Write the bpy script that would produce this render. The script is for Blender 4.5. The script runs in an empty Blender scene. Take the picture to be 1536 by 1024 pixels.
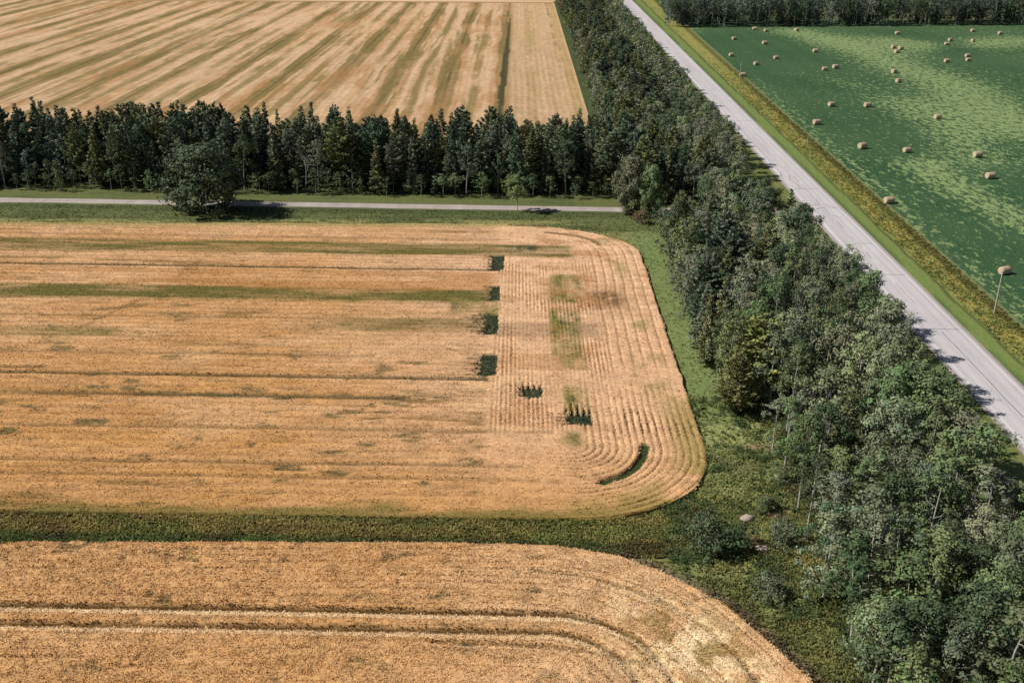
import bpy, math, random
import numpy as np

# ------------------------------------------------------------------ scene, camera, light
scene = bpy.context.scene
COL = scene.collection
CAM_H, PITCH, ROLL, FPX = 65.0, math.radians(23.0), math.radians(0.9), 1600.0
fw = np.array([0, math.cos(PITCH), -math.sin(PITCH)])
_r = np.array([1.0, 0, 0]); _u = np.array([0, math.sin(PITCH), math.cos(PITCH)])
rt = math.cos(ROLL) * _r + math.sin(ROLL) * _u
up = -math.sin(ROLL) * _r + math.cos(ROLL) * _u

def ground(px, py):
    """survey helper: the point on the flat ground seen at a photo coordinate (1536 x 1024)"""
    d = fw * FPX + rt * (px - 768) + up * (512 - py)
    t = -CAM_H / d[2]
    return float(d[0] * t), float(d[1] * t)

from mathutils import Matrix, Vector
cam_data = bpy.data.cameras.new("camera")
cam = bpy.data.objects.new("camera", cam_data)
COL.objects.link(cam)
cam_data.sensor_width = 36.0
cam_data.lens = FPX / 1536 * 36.0
cam_data.clip_start = 1.0
cam_data.clip_end = 12000.0
cam.matrix_world = Matrix(((rt[0], up[0], -fw[0], 0), (rt[1], up[1], -fw[1], 0),
                           (rt[2], up[2], -fw[2], CAM_H), (0, 0, 0, 1)))
scene.camera = cam
scene.view_settings.view_transform = 'Standard'
scene.view_settings.look = 'None'
scene.view_settings.exposure = 0

SUN_EL = math.radians(43)
sun_to = Vector((1.0, 0.07, -math.tan(SUN_EL) * math.hypot(1, 0.07))).normalized()
sd = bpy.data.lights.new("sun", 'SUN')
sd.energy = 4.5
sd.angle = math.radians(0.5)
sd.color = (1.0, 0.95, 0.87)
sun = bpy.data.objects.new("sun", sd)
COL.objects.link(sun)
sun.rotation_euler = sun_to.to_track_quat('-Z', 'Y').to_euler()
sun.location = (-100, 100, 200)

world = bpy.data.worlds.new("World")
scene.world = world
world.use_nodes = True
wn = world.node_tree
bg = wn.nodes["Background"]
sky = wn.nodes.new("ShaderNodeTexSky")
sky.sky_type = 'NISHITA'
sky.sun_disc = False
sky.sun_elevation = SUN_EL
sky.sun_rotation = math.radians(266)
wn.links.new(sky.outputs[0], bg.inputs[0])
bg.inputs[1].default_value = 0.045

rng = np.random.default_rng(7)
random.seed(7)

# ------------------------------------------------------------------ numpy noise
def vnoise(x, y, seed=0):
    x = np.asarray(x, float); y = np.asarray(y, float)
    xi = np.floor(x).astype(np.int64); yi = np.floor(y).astype(np.int64)
    fx = x - xi; fy = y - yi
    fx = fx * fx * (3 - 2 * fx); fy = fy * fy * (3 - 2 * fy)
    def h(a, b):
        n = (a * 374761393 + b * 668265263 + seed * 1274126177) & 0xffffffff
        n = ((n ^ (n >> 13)) * 1274126177) & 0xffffffff
        n = ((n ^ (n >> 16)) * 2246822519) & 0xffffffff
        return ((n ^ (n >> 15)) & 0xffffff) / float(0xffffff)
    a = h(xi, yi); b = h(xi + 1, yi); c = h(xi, yi + 1); d = h(xi + 1, yi + 1)
    return (a * (1 - fx) + b * fx) * (1 - fy) + (c * (1 - fx) + d * fx) * fy

def fbm(x, y, seed=0, octs=4):
    s = 0; a = 0.5; t = 0
    for i in range(octs):
        s = s + a * vnoise(x * 2 ** i + 17.3 * i, y * 2 ** i - 9.1 * i, seed + i); t += a; a *= 0.55
    return s / t

def sst(a, b, x):
    t = np.clip((x - a) / (b - a), 0, 1)
    return t * t * (3 - 2 * t)

def band(c, w, soft, x):
    return 1 - sst(w, w + soft, np.abs(x - c))

def mixc(c, col, f):
    f = np.clip(f, 0, 1)[..., None]
    return c * (1 - f) + np.array(col) * f

def polydist(X, Y, pts):
    """signed-less distance to a polyline"""
    best = np.full(np.shape(X), 1e9)
    for (ax, ay), (bx, by) in zip(pts[:-1], pts[1:]):
        dx, dy = bx - ax, by - ay
        t = np.clip(((X - ax) * dx + (Y - ay) * dy) / (dx * dx + dy * dy + 1e-9), 0, 1)
        best = np.minimum(best, np.hypot(X - ax - t * dx, Y - ay - t * dy))
    return best

def pxline(*pts):
    return [ground(*p) for p in pts]

# ------------------------------------------------------------------ mesh helpers
def np_mesh(name, verts, faces, cols=None, n=4):
    """mesh from numpy: faces (M,n) int, per-vertex colours (N,3)"""
    me = bpy.data.meshes.new(name)
    verts = np.asarray(verts, np.float32); faces = np.asarray(faces, np.int32)
    me.vertices.add(len(verts)); me.vertices.foreach_set("co", verts.ravel())
    me.loops.add(faces.size); me.loops.foreach_set("vertex_index", faces.ravel())
    me.polygons.add(len(faces))
    me.polygons.foreach_set("loop_start", np.arange(0, faces.size, n, dtype=np.int32))
    me.polygons.foreach_set("loop_total", np.full(len(faces), n, np.int32))
    if cols is not None:
        ca = me.color_attributes.new("Col", 'FLOAT_COLOR', 'POINT')
        c4 = np.ones((len(verts), 4), np.float32); c4[:, :3] = cols
        ca.data.foreach_set("color", c4.ravel())
    me.update(calc_edges=True)
    me.validate()
    return me

def link(name, me, mat, parent=None, kind=None, label=None, cat=None, group=None):
    o = bpy.data.objects.new(name, me)
    COL.objects.link(o)
    if mat and me and not me.materials: me.materials.append(mat)
    if parent: o.parent = parent
    if kind: o["kind"] = kind
    if label: o["label"] = label
    if cat: o["category"] = cat
    if group: o["group"] = group
    return o

def sheet(name, X, Y, z, cols, mat, **kw):
    ny, nx = X.shape
    Z = np.broadcast_to(z, X.shape)
    v = np.stack([X, Y, Z], -1).reshape(-1, 3)
    i = np.arange(ny * nx).reshape(ny, nx)
    f = np.stack([i[:-1, :-1], i[:-1, 1:], i[1:, 1:], i[1:, :-1]], -1).reshape(-1, 4)
    me = np_mesh(name, v, f, cols.reshape(-1, 3))
    me.polygons.foreach_set("use_smooth", np.ones(len(me.polygons), bool))
    return link(name, me, mat, kind='structure', **kw)

# ------------------------------------------------------------------ materials
def nodes_of(name):
    m = bpy.data.materials.new(name); m.use_nodes = True
    nt = m.node_tree
    return m, nt, nt.nodes["Principled BSDF"]

def mathn(nt, op, a, b=None, c=None):
    n = nt.nodes.new("ShaderNodeMath"); n.operation = op
    for k, v in enumerate((a, b, c)):
        if v is None: continue
        if isinstance(v, (int, float)): n.inputs[k].default_value = v
        else: nt.links.new(v, n.inputs[k])
    return n.outputs[0]

def noise(nt, scale, stretch=(1, 1, 1), detail=3, rough=0.6):
    tc = nt.nodes.new("ShaderNodeTexCoord")
    mp = nt.nodes.new("ShaderNodeMapping"); mp.inputs["Scale"].default_value = stretch
    nt.links.new(tc.outputs["Object"], mp.inputs[0])
    n = nt.nodes.new("ShaderNodeTexNoise")
    n.inputs["Scale"].default_value = scale; n.inputs["Detail"].default_value = detail
    n.inputs["Roughness"].default_value = rough
    nt.links.new(mp.outputs[0], n.inputs["Vector"])
    return n.outputs[0]

def vmul(nt, col, fac):
    n = nt.nodes.new("ShaderNodeVectorMath"); n.operation = 'SCALE'
    nt.links.new(col, n.inputs[0]); nt.links.new(fac, n.inputs["Scale"])
    return n.outputs[0]

def attr(nt, name="Col"):
    n = nt.nodes.new("ShaderNodeAttribute"); n.attribute_name = name
    return n.outputs["Color"]

def ground_mat(name, a1, s1, a2, s2, bump, stretch=(1, 1, 1), rough=0.95):
    """surface colour attribute, broken up by two noise octaves, with bump"""
    m, nt, b = nodes_of(name)
    n1 = noise(nt, s1, stretch, 4, 0.65); n2 = noise(nt, s2, stretch, 3, 0.6)
    f = mathn(nt, 'ADD', mathn(nt, 'MULTIPLY', mathn(nt, 'SUBTRACT', n1, 0.5), a1),
              mathn(nt, 'MULTIPLY', mathn(nt, 'SUBTRACT', n2, 0.5), a2))
    f = mathn(nt, 'MAXIMUM', mathn(nt, 'ADD', f, 1.0), 0.15)
    nt.links.new(vmul(nt, attr(nt), f), b.inputs["Base Color"])
    b.inputs["Roughness"].default_value = rough
    b.inputs["Specular IOR Level"].default_value = 0.12
    if bump:
        bn = nt.nodes.new("ShaderNodeBump"); bn.inputs["Strength"].default_value = bump
        bn.inputs["Distance"].default_value = 0.3
        nt.links.new(n1, bn.inputs["Height"]); nt.links.new(bn.outputs[0], b.inputs["Normal"])
    return m

def leaf_mat(name, trans=0.22, use_obj=True, rough=0.6, spec=0.25, lift=0.0):
    """leaf / straw surface; lift leans the shading normal towards the canopy's own upward normal"""
    m, nt, b = nodes_of(name)
    c = attr(nt)
    if lift:
        ge = nt.nodes.new("ShaderNodeNewGeometry")
        mv = nt.nodes.new("ShaderNodeMix"); mv.data_type = 'VECTOR'; mv.inputs[0].default_value = lift
        nt.links.new(ge.outputs["Normal"], mv.inputs[4]); mv.inputs[5].default_value = (0, 0, 1)
        nv = nt.nodes.new("ShaderNodeVectorMath"); nv.operation = 'NORMALIZE'
        nt.links.new(mv.outputs[1], nv.inputs[0]); nt.links.new(nv.outputs[0], b.inputs["Normal"])
    if use_obj:
        oi = nt.nodes.new("ShaderNodeObjectInfo")
        mx = nt.nodes.new("ShaderNodeMix"); mx.data_type = 'RGBA'; mx.blend_type = 'MULTIPLY'
        mx.inputs[0].default_value = 1.0
        nt.links.new(c, mx.inputs[6]); nt.links.new(oi.outputs["Color"], mx.inputs[7])
        c = mx.outputs[2]
    nt.links.new(c, b.inputs["Base Color"])
    b.inputs["Roughness"].default_value = rough
    b.inputs["Specular IOR Level"].default_value = spec
    if trans:
        tr = nt.nodes.new("ShaderNodeBsdfTranslucent"); nt.links.new(c, tr.inputs[0])
        ms = nt.nodes.new("ShaderNodeMixShader"); ms.inputs[0].default_value = trans
        nt.links.new(b.outputs[0], ms.inputs[1]); nt.links.new(tr.outputs[0], ms.inputs[2])
        nt.links.new(ms.outputs[0], nt.nodes["Material Output"].inputs[0])
    return m

def plain_mat(name, col, scale=3.0, amt=0.4, stretch=(1, 1, 1), rough=0.85):
    m, nt, b = nodes_of(name)
    n = noise(nt, scale, stretch, 4)
    f = mathn(nt, 'ADD', mathn(nt, 'MULTIPLY', mathn(nt, 'SUBTRACT', n, 0.5), amt * 2), 1.0)
    rgb = nt.nodes.new("ShaderNodeRGB"); rgb.outputs[0].default_value = (*col, 1)
    nt.links.new(vmul(nt, rgb.outputs[0], f), b.inputs["Base Color"])
    b.inputs["Roughness"].default_value = rough
    b.inputs["Specular IOR Level"].default_value = 0.2
    return m

M_LEAF = leaf_mat("leaf", 0.09, rough=0.7, spec=0.12)
M_NEEDLE = leaf_mat("needle", 0.05, rough=0.8, spec=0.08)
M_STRAW = leaf_mat("straw", 0.15, use_obj=False, rough=0.85, spec=0.05, lift=0.62)
M_GRASS = leaf_mat("grass_blade", 0.38, use_obj=False, rough=0.85, spec=0.05, lift=0.75)
M_ASPEN_BARK = plain_mat("aspen_bark", (0.42, 0.40, 0.36), 2.5, 0.5, (1, 1, 3))
M_PINE_BARK = plain_mat("pine_bark", (0.19, 0.15, 0.12), 2.5, 0.5, (1, 1, 0.6))
M_DEAD = plain_mat("dead_wood", (0.40, 0.37, 0.35), 2.0, 0.35)
M_POLE = plain_mat("pole_wood", (0.42, 0.38, 0.33), 2.0, 0.3, (4, 4, 0.4))
M_ROCK = plain_mat("field_stone", (0.42, 0.33, 0.29), 1.6, 0.4)

# ------------------------------------------------------------------ field layout (metres; x across, y along the highway)
ROAD_L, ROAD_R = 65.7, 73.3
A_R, A_B, A_RB, A_RT = 24.6, 101.9, 17.0, 19.0          # middle wheat field: right edge, near edge, corner radii
def a_top(x): return 215.2 + (x - 11) * 0.042
B_EDGE = [(-160, 95.5), (-54, 95.7), (-19, 96.5), (-4.6, 96.8), (4.8, 96.5), (11.8, 94.8), (17.0, 91.2), (21.0, 87.4),
          (24.4, 81.4), (27.1, 76.1), (29.5, 69.5), (31.0, 60.0), (31.6, 50.0)]

def a_right(Y):
    """right edge of the middle field at each Y"""
    r = np.full(np.shape(Y), A_R, float)
    low = Y < A_B + A_RB
    dy = np.clip((A_B + A_RB - Y) / A_RB, 0, 1)
    r = np.where(low, A_R - A_RB + A_RB * np.sqrt(np.clip(1 - dy ** 2.2, 0, 1)), r)
    yt = a_top(8.0)
    hi = Y > yt - A_RT
    dy = np.clip((Y - (yt - A_RT)) / A_RT, 0, 1)
    r = np.where(hi, A_R - 0.2 - A_RT * 1.35 + A_RT * 1.35 * np.sqrt(np.clip(1 - dy ** 2.0, 0, 1)), r)
    return r + 0.35 * (vnoise(Y * 0.35, Y * 0 + 3, 5) - 0.5)

def a_inner(X, Y):
    """distance inside the middle field from its rounded outline (metres)"""
    cx = A_R - A_RB
    qx = X - cx; qy = (A_B + A_RB) - Y
    d_low = np.where((qx > 0) & (qy > 0), A_RB - np.hypot(np.maximum(qx, 0), np.maximum(qy, 0)),
                     np.minimum(A_R - X, np.where(qx > 0, 1e3, Y - A_B)))
    cx2 = A_R - A_RT; qx2 = X - cx2; qy2 = Y - (a_top(X) - A_RT)
    d_hi = np.where((qx2 > 0) & (qy2 > 0), A_RT - np.hypot(np.maximum(qx2, 0), np.maximum(qy2, 0)),
                    np.minimum(A_R - X, np.where(qx2 > 0, 1e3, a_top(X) - Y)))
    return np.minimum(d_low, d_hi)

def rect_from_px(x0, y0, x1, y1):
    a = ground(x0, y1); b = ground(x1, y1); c = ground(x1, y0); d = ground(x0, y0)
    return (a[0] + d[0]) / 2, (a[1] + b[1]) / 2, (b[0] + c[0]) / 2, (c[1] + d[1]) / 2

# seeder misses: rectangles of low dark weeds (x0,y0,x1,y1 metres) and how serrated the left / far edges are
SKIPS = [rect_from_px(*r) + s for r, s in (((738, 386, 756, 408), (2.2, 0)), ((737, 432, 749, 454), (1.6, 0)),
         ((728, 474, 747, 504), (4.5, 0)), ((722, 534, 745, 566), (3.6, 0)), ((784, 586, 813, 599), (2.4, 2.0)),
         ((852, 626, 886, 640), (2.6, 3.2)))]
OLIVES = [rect_from_px(*r) for r in ((823, 416, 872, 456), (826, 468, 872, 536), (846, 584, 884, 628), (838, 655, 872, 672),
          (676, 450, 748, 476), (838, 536, 880, 556))]
BROWN = rect_from_px(872, 432, 946, 474)
CRESC = pxline((968, 672), (964, 690), (952, 706), (936, 717), (905, 727))
CRESC_TOP = pxline((820, 352), (865, 357), (890, 364), (898, 370))

def skip_mask(X, Y):
    m = np.zeros(np.shape(X))
    for (x0, y0, x1, y1, sl, st) in SKIPS:
        tl = sl * np.clip(np.abs(((Y * 1.05) % 1.0) - 0.5) * 2.2 - .1, 0, 1) * (0.2 + 1.0 * vnoise(Y * 1.3, Y * 0 + x0, 3))
        tt = st * np.clip(np.abs(((X * 1.22) % 1.0) - 0.5) * 3.2 - .35, 0, 1) * (0.25 + 0.9 * vnoise(np.floor(X * 1.22 + .5) * 1.7, X * 0 + y0, 4))
        m = np.maximum(m, ((X > x0 - tl) & (X < x1 + .25 * vnoise(Y * 2, Y * 0, 6)) & (Y > y0 - .5 * vnoise(X * 1.6, X * 0, 7)) & (Y < y1 + tt)).astype(float))
    return m

def color_A(X, Y):
    """returns colour, relative crop height for the middle wheat field"""
    far = sst(105, 215, Y); right = sst(-40, 12, X)
    n1 = fbm(X * 0.045, Y * 0.11, 11); n2 = fbm(X * 0.35, Y * 0.9, 21); n3 = fbm(X * 0.10, Y * 0.55, 31)
    c = np.ones(np.shape(X) + (3,)) * np.array((0.645, 0.365, 0.155))
    c = mixc(c, (0.80, 0.53, 0.335), np.clip(0.75 * right * sst(100, 125, Y) + 0.55 * far * (0.4 + 0.6 * sst(.4, .6, n1)), 0, 1))
    c = mixc(c, (0.60, 0.325, 0.115), 0.8 * (1 - right) * (1 - far) * sst(0.45, 0.7, n3))
    c = mixc(c, (0.80, 0.54, 0.31), 0.35 * sst(0.55, 0.75, n1))
    c *= (0.74 + 0.52 * n2)[..., None]
    h = 0.85 + 0.3 * n2
    inner = a_inner(X, Y)
    main = 1 - sst(-4.5, -2.0, X)                      # long rows run across the left part
    # straw-row relief every ~1.7 m
    row = 0.5 + 0.5 * np.cos(2 * math.pi * (Y + 0.6 * (fbm(X * 0.03, Y * 0.05, 41) - 0.5)) / 1.75)
    h = h * (1 - 0.30 * row * main); c *= (1 - 0.16 * row * main * (0.4 + 0.9 * vnoise(X * 0.06, Y * 0.6, 51)))[..., None]
    # brown-green irregular streaks along the rows
    st = sst(0.55, 0.72, fbm(X * 0.07, Y * 0.85, 61, 4)) * main * sst(.35, .55, fbm(X * .03, Y * .06, 63))
    c = mixc(c, (0.30, 0.18, 0.065), 0.85 * st); h = h - 0.25 * st
    # small weedy blotches
    bl = sst(0.64, 0.76, fbm(X * 0.22, Y * 0.55, 71, 5)) * main * (1 - far * 0.6)
    c = mixc(c, (0.13, 0.115, 0.05), 0.85 * bl); h = h - 0.3 * bl
    wob = 0.5 * (fbm(X * 0.08, Y * 0 + 7, 81) - 0.5)
    # olive bands where the crop stayed green
    yA, yB, yC = 197.0, 171.8, 158.6
    nb = fbm(X * 0.09, Y * 0.5, 91, 4)
    for yc, hw, xr, s in ((yA, 2.7, 13.0, 1.0), (yB, 2.3, -2.0, 1.15), (yC, 1.9, -3.0, 0.75), (153.5, 1.0, -60.0, 0.8)):
        f = band(yc + 2 * wob, hw, 1.8, Y) * (1 - sst(xr - 3, xr, X)) * np.clip(0.55 + 1.7 * (nb - 0.38), 0.15, 1) * s
        if yc == yC: f = f * sst(-42, -14, X)
        if yc == 153.5: f = f * sst(-90, -80, X)
        c = mixc(c, (0.17, 0.150, 0.045), 1.0 * f); h = h + 0.1 * f
    # left: extra soft reddish band above the olive one
    c = mixc(c, (0.50, 0.25, 0.085), 0.6 * band(179, 3.5, 3, Y) * main * sst(0.35, 0.6, fbm(X * 0.05, Y * 0.3, 95)))
    # thin driven lines
    for yc, hw, xr, x0, s in ((185.6, 0.5, -2.2, -400, 1.0), (138.3, 0.45, -3.0, -400, 0.85), (132.0, 0.45, -14, -66, 0.85), (160.5, 0.22, -30, -400, 0.5),
                       (122.5, 0.3, 6, -400, 0.35), (113.5, 0.28, 2, -400, 0.45), (110.2, 0.25, 4, -400, 0.35), (146.0, .22, -20, -400, .4), (204, .25, 0, -400, .4)):
        f = band(yc + wob * 0.8, hw, 0.30, Y) * (1 - sst(xr - 0.4, xr, X)) * sst(x0 - 4, x0 + 4, X) * s * (0.65 + 0.5 * vnoise(X * 0.2, Y * 0, 97))
        c = mixc(c, (0.075, 0.065, 0.030), f); h = h * (1 - 0.95 * np.clip(f, 0, 1))
    wl = band(132.6, 0.9, 1.2, Y) * sst(0.52, 0.72, fbm(X * .22, Y * .5, 99)) * main
    c = mixc(c, (0.13, 0.12, 0.055), 0.8 * wl)
    # diagonal faint wheel mark
    dg = polydist(X, Y, pxline((318, 380), (250, 432), (190, 462), (110, 500), (70, 530)))
    c = mixc(c, (0.30, 0.16, 0.06), 0.65 * band(0, 0.25, 0.35, dg) * sst(.4, .6, vnoise(X * .3, Y * .3, 8)))
    # block of short north-south drill rows right of the missed squares
    blk = sst(-3.2, -2.2, X) * (1 - sst(13, 16, X)) * sst(121, 126, Y) * (1 - sst(186, 192, Y))
    fine = 0.5 + 0.5 * np.cos(2 * math.pi * X / 0.62)
    amt = 0.75 * blk * (0.15 + 0.85 * sst(.42, .6, fbm(X * 0.10, Y * 0.045, 101)))
    c = mixc(c, (0.40, 0.22, 0.13), 0.75 * amt * sst(0.45, 0.9, fine)); h = h * (1 - 0.55 * amt * sst(.5, .9, fine))
    tl = blk * (band(8.9, 0.1, .2, X) + band(15.5, .1, .2, X) + band(-1.8, .12, .2, X))
    c = mixc(c, (0.80, 0.56, 0.36), 0.5 * tl)
    c = mixc(c, (0.52, 0.29, 0.13), 0.5 * blk * sst(.5, .65, fbm(X * .12, Y * .25, 107)))
    # greyish band crossing the block
    c = mixc(c, (0.30, 0.20, 0.13), 0.5 * blk * band(157, 2.0, 2, Y))
    # olive patches
    for (x0, y0, x1, y1) in OLIVES:
        f = sst(x0 - .6, x0 + .6, X) * (1 - sst(x1 - .6, x1 + .6, X)) * sst(y0 - 1.5, y0 + .5, Y) * (1 - sst(y1 - 1, y1 + 1.5, Y))
        f = f * np.clip(0.25 + 1.8 * (fbm(X * 0.5, Y * 0.22, 111) - 0.30), 0, 1)
        c = mixc(c, (0.26, 0.225, 0.07), f)
        g = f * sst(0.52, 0.68, fbm(X * 0.6, Y * 0.4, 121)); c = mixc(c, (0.08, 0.10, 0.035), 0.8 * g)
    f = np.exp(-(((X - 2.6) / 3.2) ** 2 + ((Y - 198.3) / 2.2) ** 2)) * sst(.3, .6, fbm(X * .8, Y * .3, 127))
    c = mixc(c, (0.06, 0.075, 0.035), f)
    x0, y0, x1, y1 = BROWN
    f = np.exp(-(((X - (x0 + x1) / 2) / ((x1 - x0) * .45)) ** 2 + ((Y - (y0 + y1) / 2) / ((y1 - y0) * .42)) ** 2) * 1.2)
    c = mixc(c, (0.26, 0.135, 0.05), 0.95 * f * sst(.25, .5, fbm(X * .35, Y * .5, 131)))
    c = mixc(c, (0.10, 0.06, 0.03), 0.9 * f ** 2 * sst(.42, .6, fbm(X * .5, Y * .4, 133)))
    c = mixc(c, (0.45, 0.22, 0.09), .6 * sst(0.58, 0.72, fbm(X * .16, Y * .3, 137)) * sst(0, 6, X) * sst(140, 175, Y))
    # headland rows following the outline
    hd = sst(2, 12, X) * (1 - sst(13.5, 16.5, inner))
    corner = hd * (1 - sst(124, 142, Y))
    d = inner + 0.7 * (fbm(X * 0.07, Y * 0.07, 141) - 0.5)
    rr = np.cos(2 * math.pi * d / 0.92)
    f = corner * sst(0.35, 0.95, rr) * (0.15 + 0.55 * vnoise(d * 1.09, X * 0 + 2, 143) + .75 * sst(.45, .7, fbm(X * .25, Y * .25, 145)))
    c = mixc(c, (0.16, 0.095, 0.045), 0.85 * np.clip(f, 0, 1)); h = h * (1 - 0.6 * np.clip(f, 0, 1))
    f2 = sst(2, 12, X) * sst(136, 150, Y) * sst(0.6, 0.95, np.cos(2 * math.pi * d / 1.6)) * (1 - sst(9, 12, inner))
    c = mixc(c, (0.42, 0.25, 0.13), 0.40 * f2); h = h * (1 - .25 * f2)
    # olive tint near the corner and the near edge
    c = mixc(c, (0.34, 0.27, 0.085), 0.75 * corner * (1 - sst(1.5, 6.0, inner)) * sst(.35, .6, fbm(X * .2, Y * .2, 151)))
    c = mixc(c, (0.30, 0.26, 0.10), 0.6 * sst(14, 20, X) * (1 - sst(3, 7, np.abs(inner - 4.5) * 2)) * sst(.5, .7, fbm(X * .3, Y * .15, 153)) * sst(130, 140, Y))
    # near edge melts into the weed strip
    e = (1 - sst(0.2, 3.2, Y - A_B + 4.5 * (fbm(X * 0.22, Y * 0.5, 161, 5) - .45))) 
    c = mixc(c, (0.22, 0.185, 0.055), 0.9 * e * (1 - sst(14, 24, X) * .4))
    # crescent left by the machine on the inside of the turn
    dc = polydist(X, Y, CRESC)
    f = band(0, 0.40, 0.35, dc)
    c = mixc(c, (0.05, 0.075, 0.028), f); h = h * (1 - f)
    dc = polydist(X, Y, CRESC_TOP)
    c = mixc(c, (0.20, 0.12, 0.05), 0.8 * band(0, 0.3, .5, dc))
    # far edge greener
    e = 1 - sst(0.5, 3.2, a_top(X) - Y + 1.6 * (fbm(X * .1, Y * .2, 171) - .5))
    c = mixc(c, (0.40, 0.33, 0.13), 0.8 * e)
    s = skip_mask(X, Y)
    c = c * np.array((0.985, 0.94, 0.88))
    c = mixc(c, (0.036, 0.056, 0.034), 0.96 * s)
    c = mixc(c, (0.085, 0.105, 0.045), 0.6 * s * sst(.5, .7, fbm(X * .9, Y * .9, 181))); h = np.where(s > 0.5, 0.12, h)
    return c, np.clip(h, 0.05, 1.4)

TL1 = pxline((-300, 907), (0, 910), (400, 916), (850, 925), (905, 938), (955, 960), (985, 985), (1005, 1010), (1015, 1040))
TL2 = pxline((-300, 934), (0, 938), (400, 944), (830, 952), (880, 962), (925, 985), (950, 1010), (965, 1040))
TL3 = pxline((650, 966), (800, 972), (880, 980), (935, 992), (980, 1003))
TL4 = pxline((800, 859), (880, 868), (950, 888), (1010, 912), (1060, 945), (1110, 990), (1140, 1030))
LODGE = ground(1040, 975)

def b_outline(x):
    xs = [p[0] for p in B_EDGE]; ys = [p[1] for p in B_EDGE]
    return np.interp(x, xs, ys)

def color_B(X, Y):
    n2 = fbm(X * 0.5, Y * 1.0, 201); n1 = fbm(X * 0.07, Y * 0.15, 211); n3 = fbm(X * 0.12, Y * 0.7, 213)
    right = sst(-18, 14, X)
    c = np.ones(np.shape(X) + (3,)) * np.array((0.70, 0.42, 0.195))
    c = mixc(c, (0.80, 0.54, 0.31), 0.65 * right + 0.25 * sst(.45, .65, n1))
    c = mixc(c, (0.60, 0.34, 0.14), 0.5 * sst(.5, .7, n3) * (1 - right * .6))
    c *= (0.74 + 0.52 * n2)[..., None]
    h = 0.85 + 0.3 * n2
    edge = polydist(X, Y, B_EDGE)
    # rows follow the outline
    rr = np.cos(2 * math.pi * (edge + 0.4 * (fbm(X * .08, Y * .08, 221) - .5)) / 1.15)
    f = sst(0.45, 0.95, rr) * (0.15 + 0.55 * sst(.4, .65, fbm(X * .08, edge * .9, 223)))
    c = mixc(c, (0.33, 0.175, 0.07), 0.75 * f); h = h * (1 - 0.4 * f)
    bl = sst(0.65, 0.77, fbm(X * 0.3, Y * 0.7, 231, 5))
    c = mixc(c, (0.17, 0.13, 0.06), 0.7 * bl); h = h - 0.25 * bl
    for pts, s, hl in ((TL1, 1.0, 1.0), (TL2, 0.9, 0.8), (TL3, 0.55, 0.2), (TL4, 0.6, 0.2)):
        d = polydist(X, Y, pts)
        f = band(0, 0.22, 0.25, d) * s * (0.75 + 0.5 * vnoise(X * .4, Y * .4, 233))
        c = mixc(c, (0.13, 0.075, 0.025), f); h = h * (1 - 0.95 * np.clip(f, 0, 1))
        d2 = polydist(X, Y, [(a + 0.05, b - 0.78) for a, b in pts])  # pale lodged side of each track, its sunlit look painted into the colour
        c = mixc(c, (0.90, 0.68, 0.43), 0.85 * hl * band(0, 0.22, 0.3, d2)); h = h * (1 - .45 * hl * band(0, .36, .3, d2))
    L = np.exp(-(((X - LODGE[0]) / 5.5) ** 2 + ((Y - LODGE[1] + (X - LODGE[0]) * .5) / 5.0) ** 2) * 1.3)
    c = mixc(c, (0.98, 0.80, 0.52), 1.0 * np.sqrt(L) * sst(.40, .54, fbm(X * .55, Y * .55, 241)))
    c = mixc(c, (0.40, 0.28, 0.10), 0.85 * np.sqrt(L) * sst(.50, .60, fbm(X * .6, Y * .6, 243)))
    h = h * (1 - 0.35 * L)
    c = c * np.array((0.985, 0.94, 0.88))
    return c, np.clip(h, 0.05, 1.4)

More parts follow.
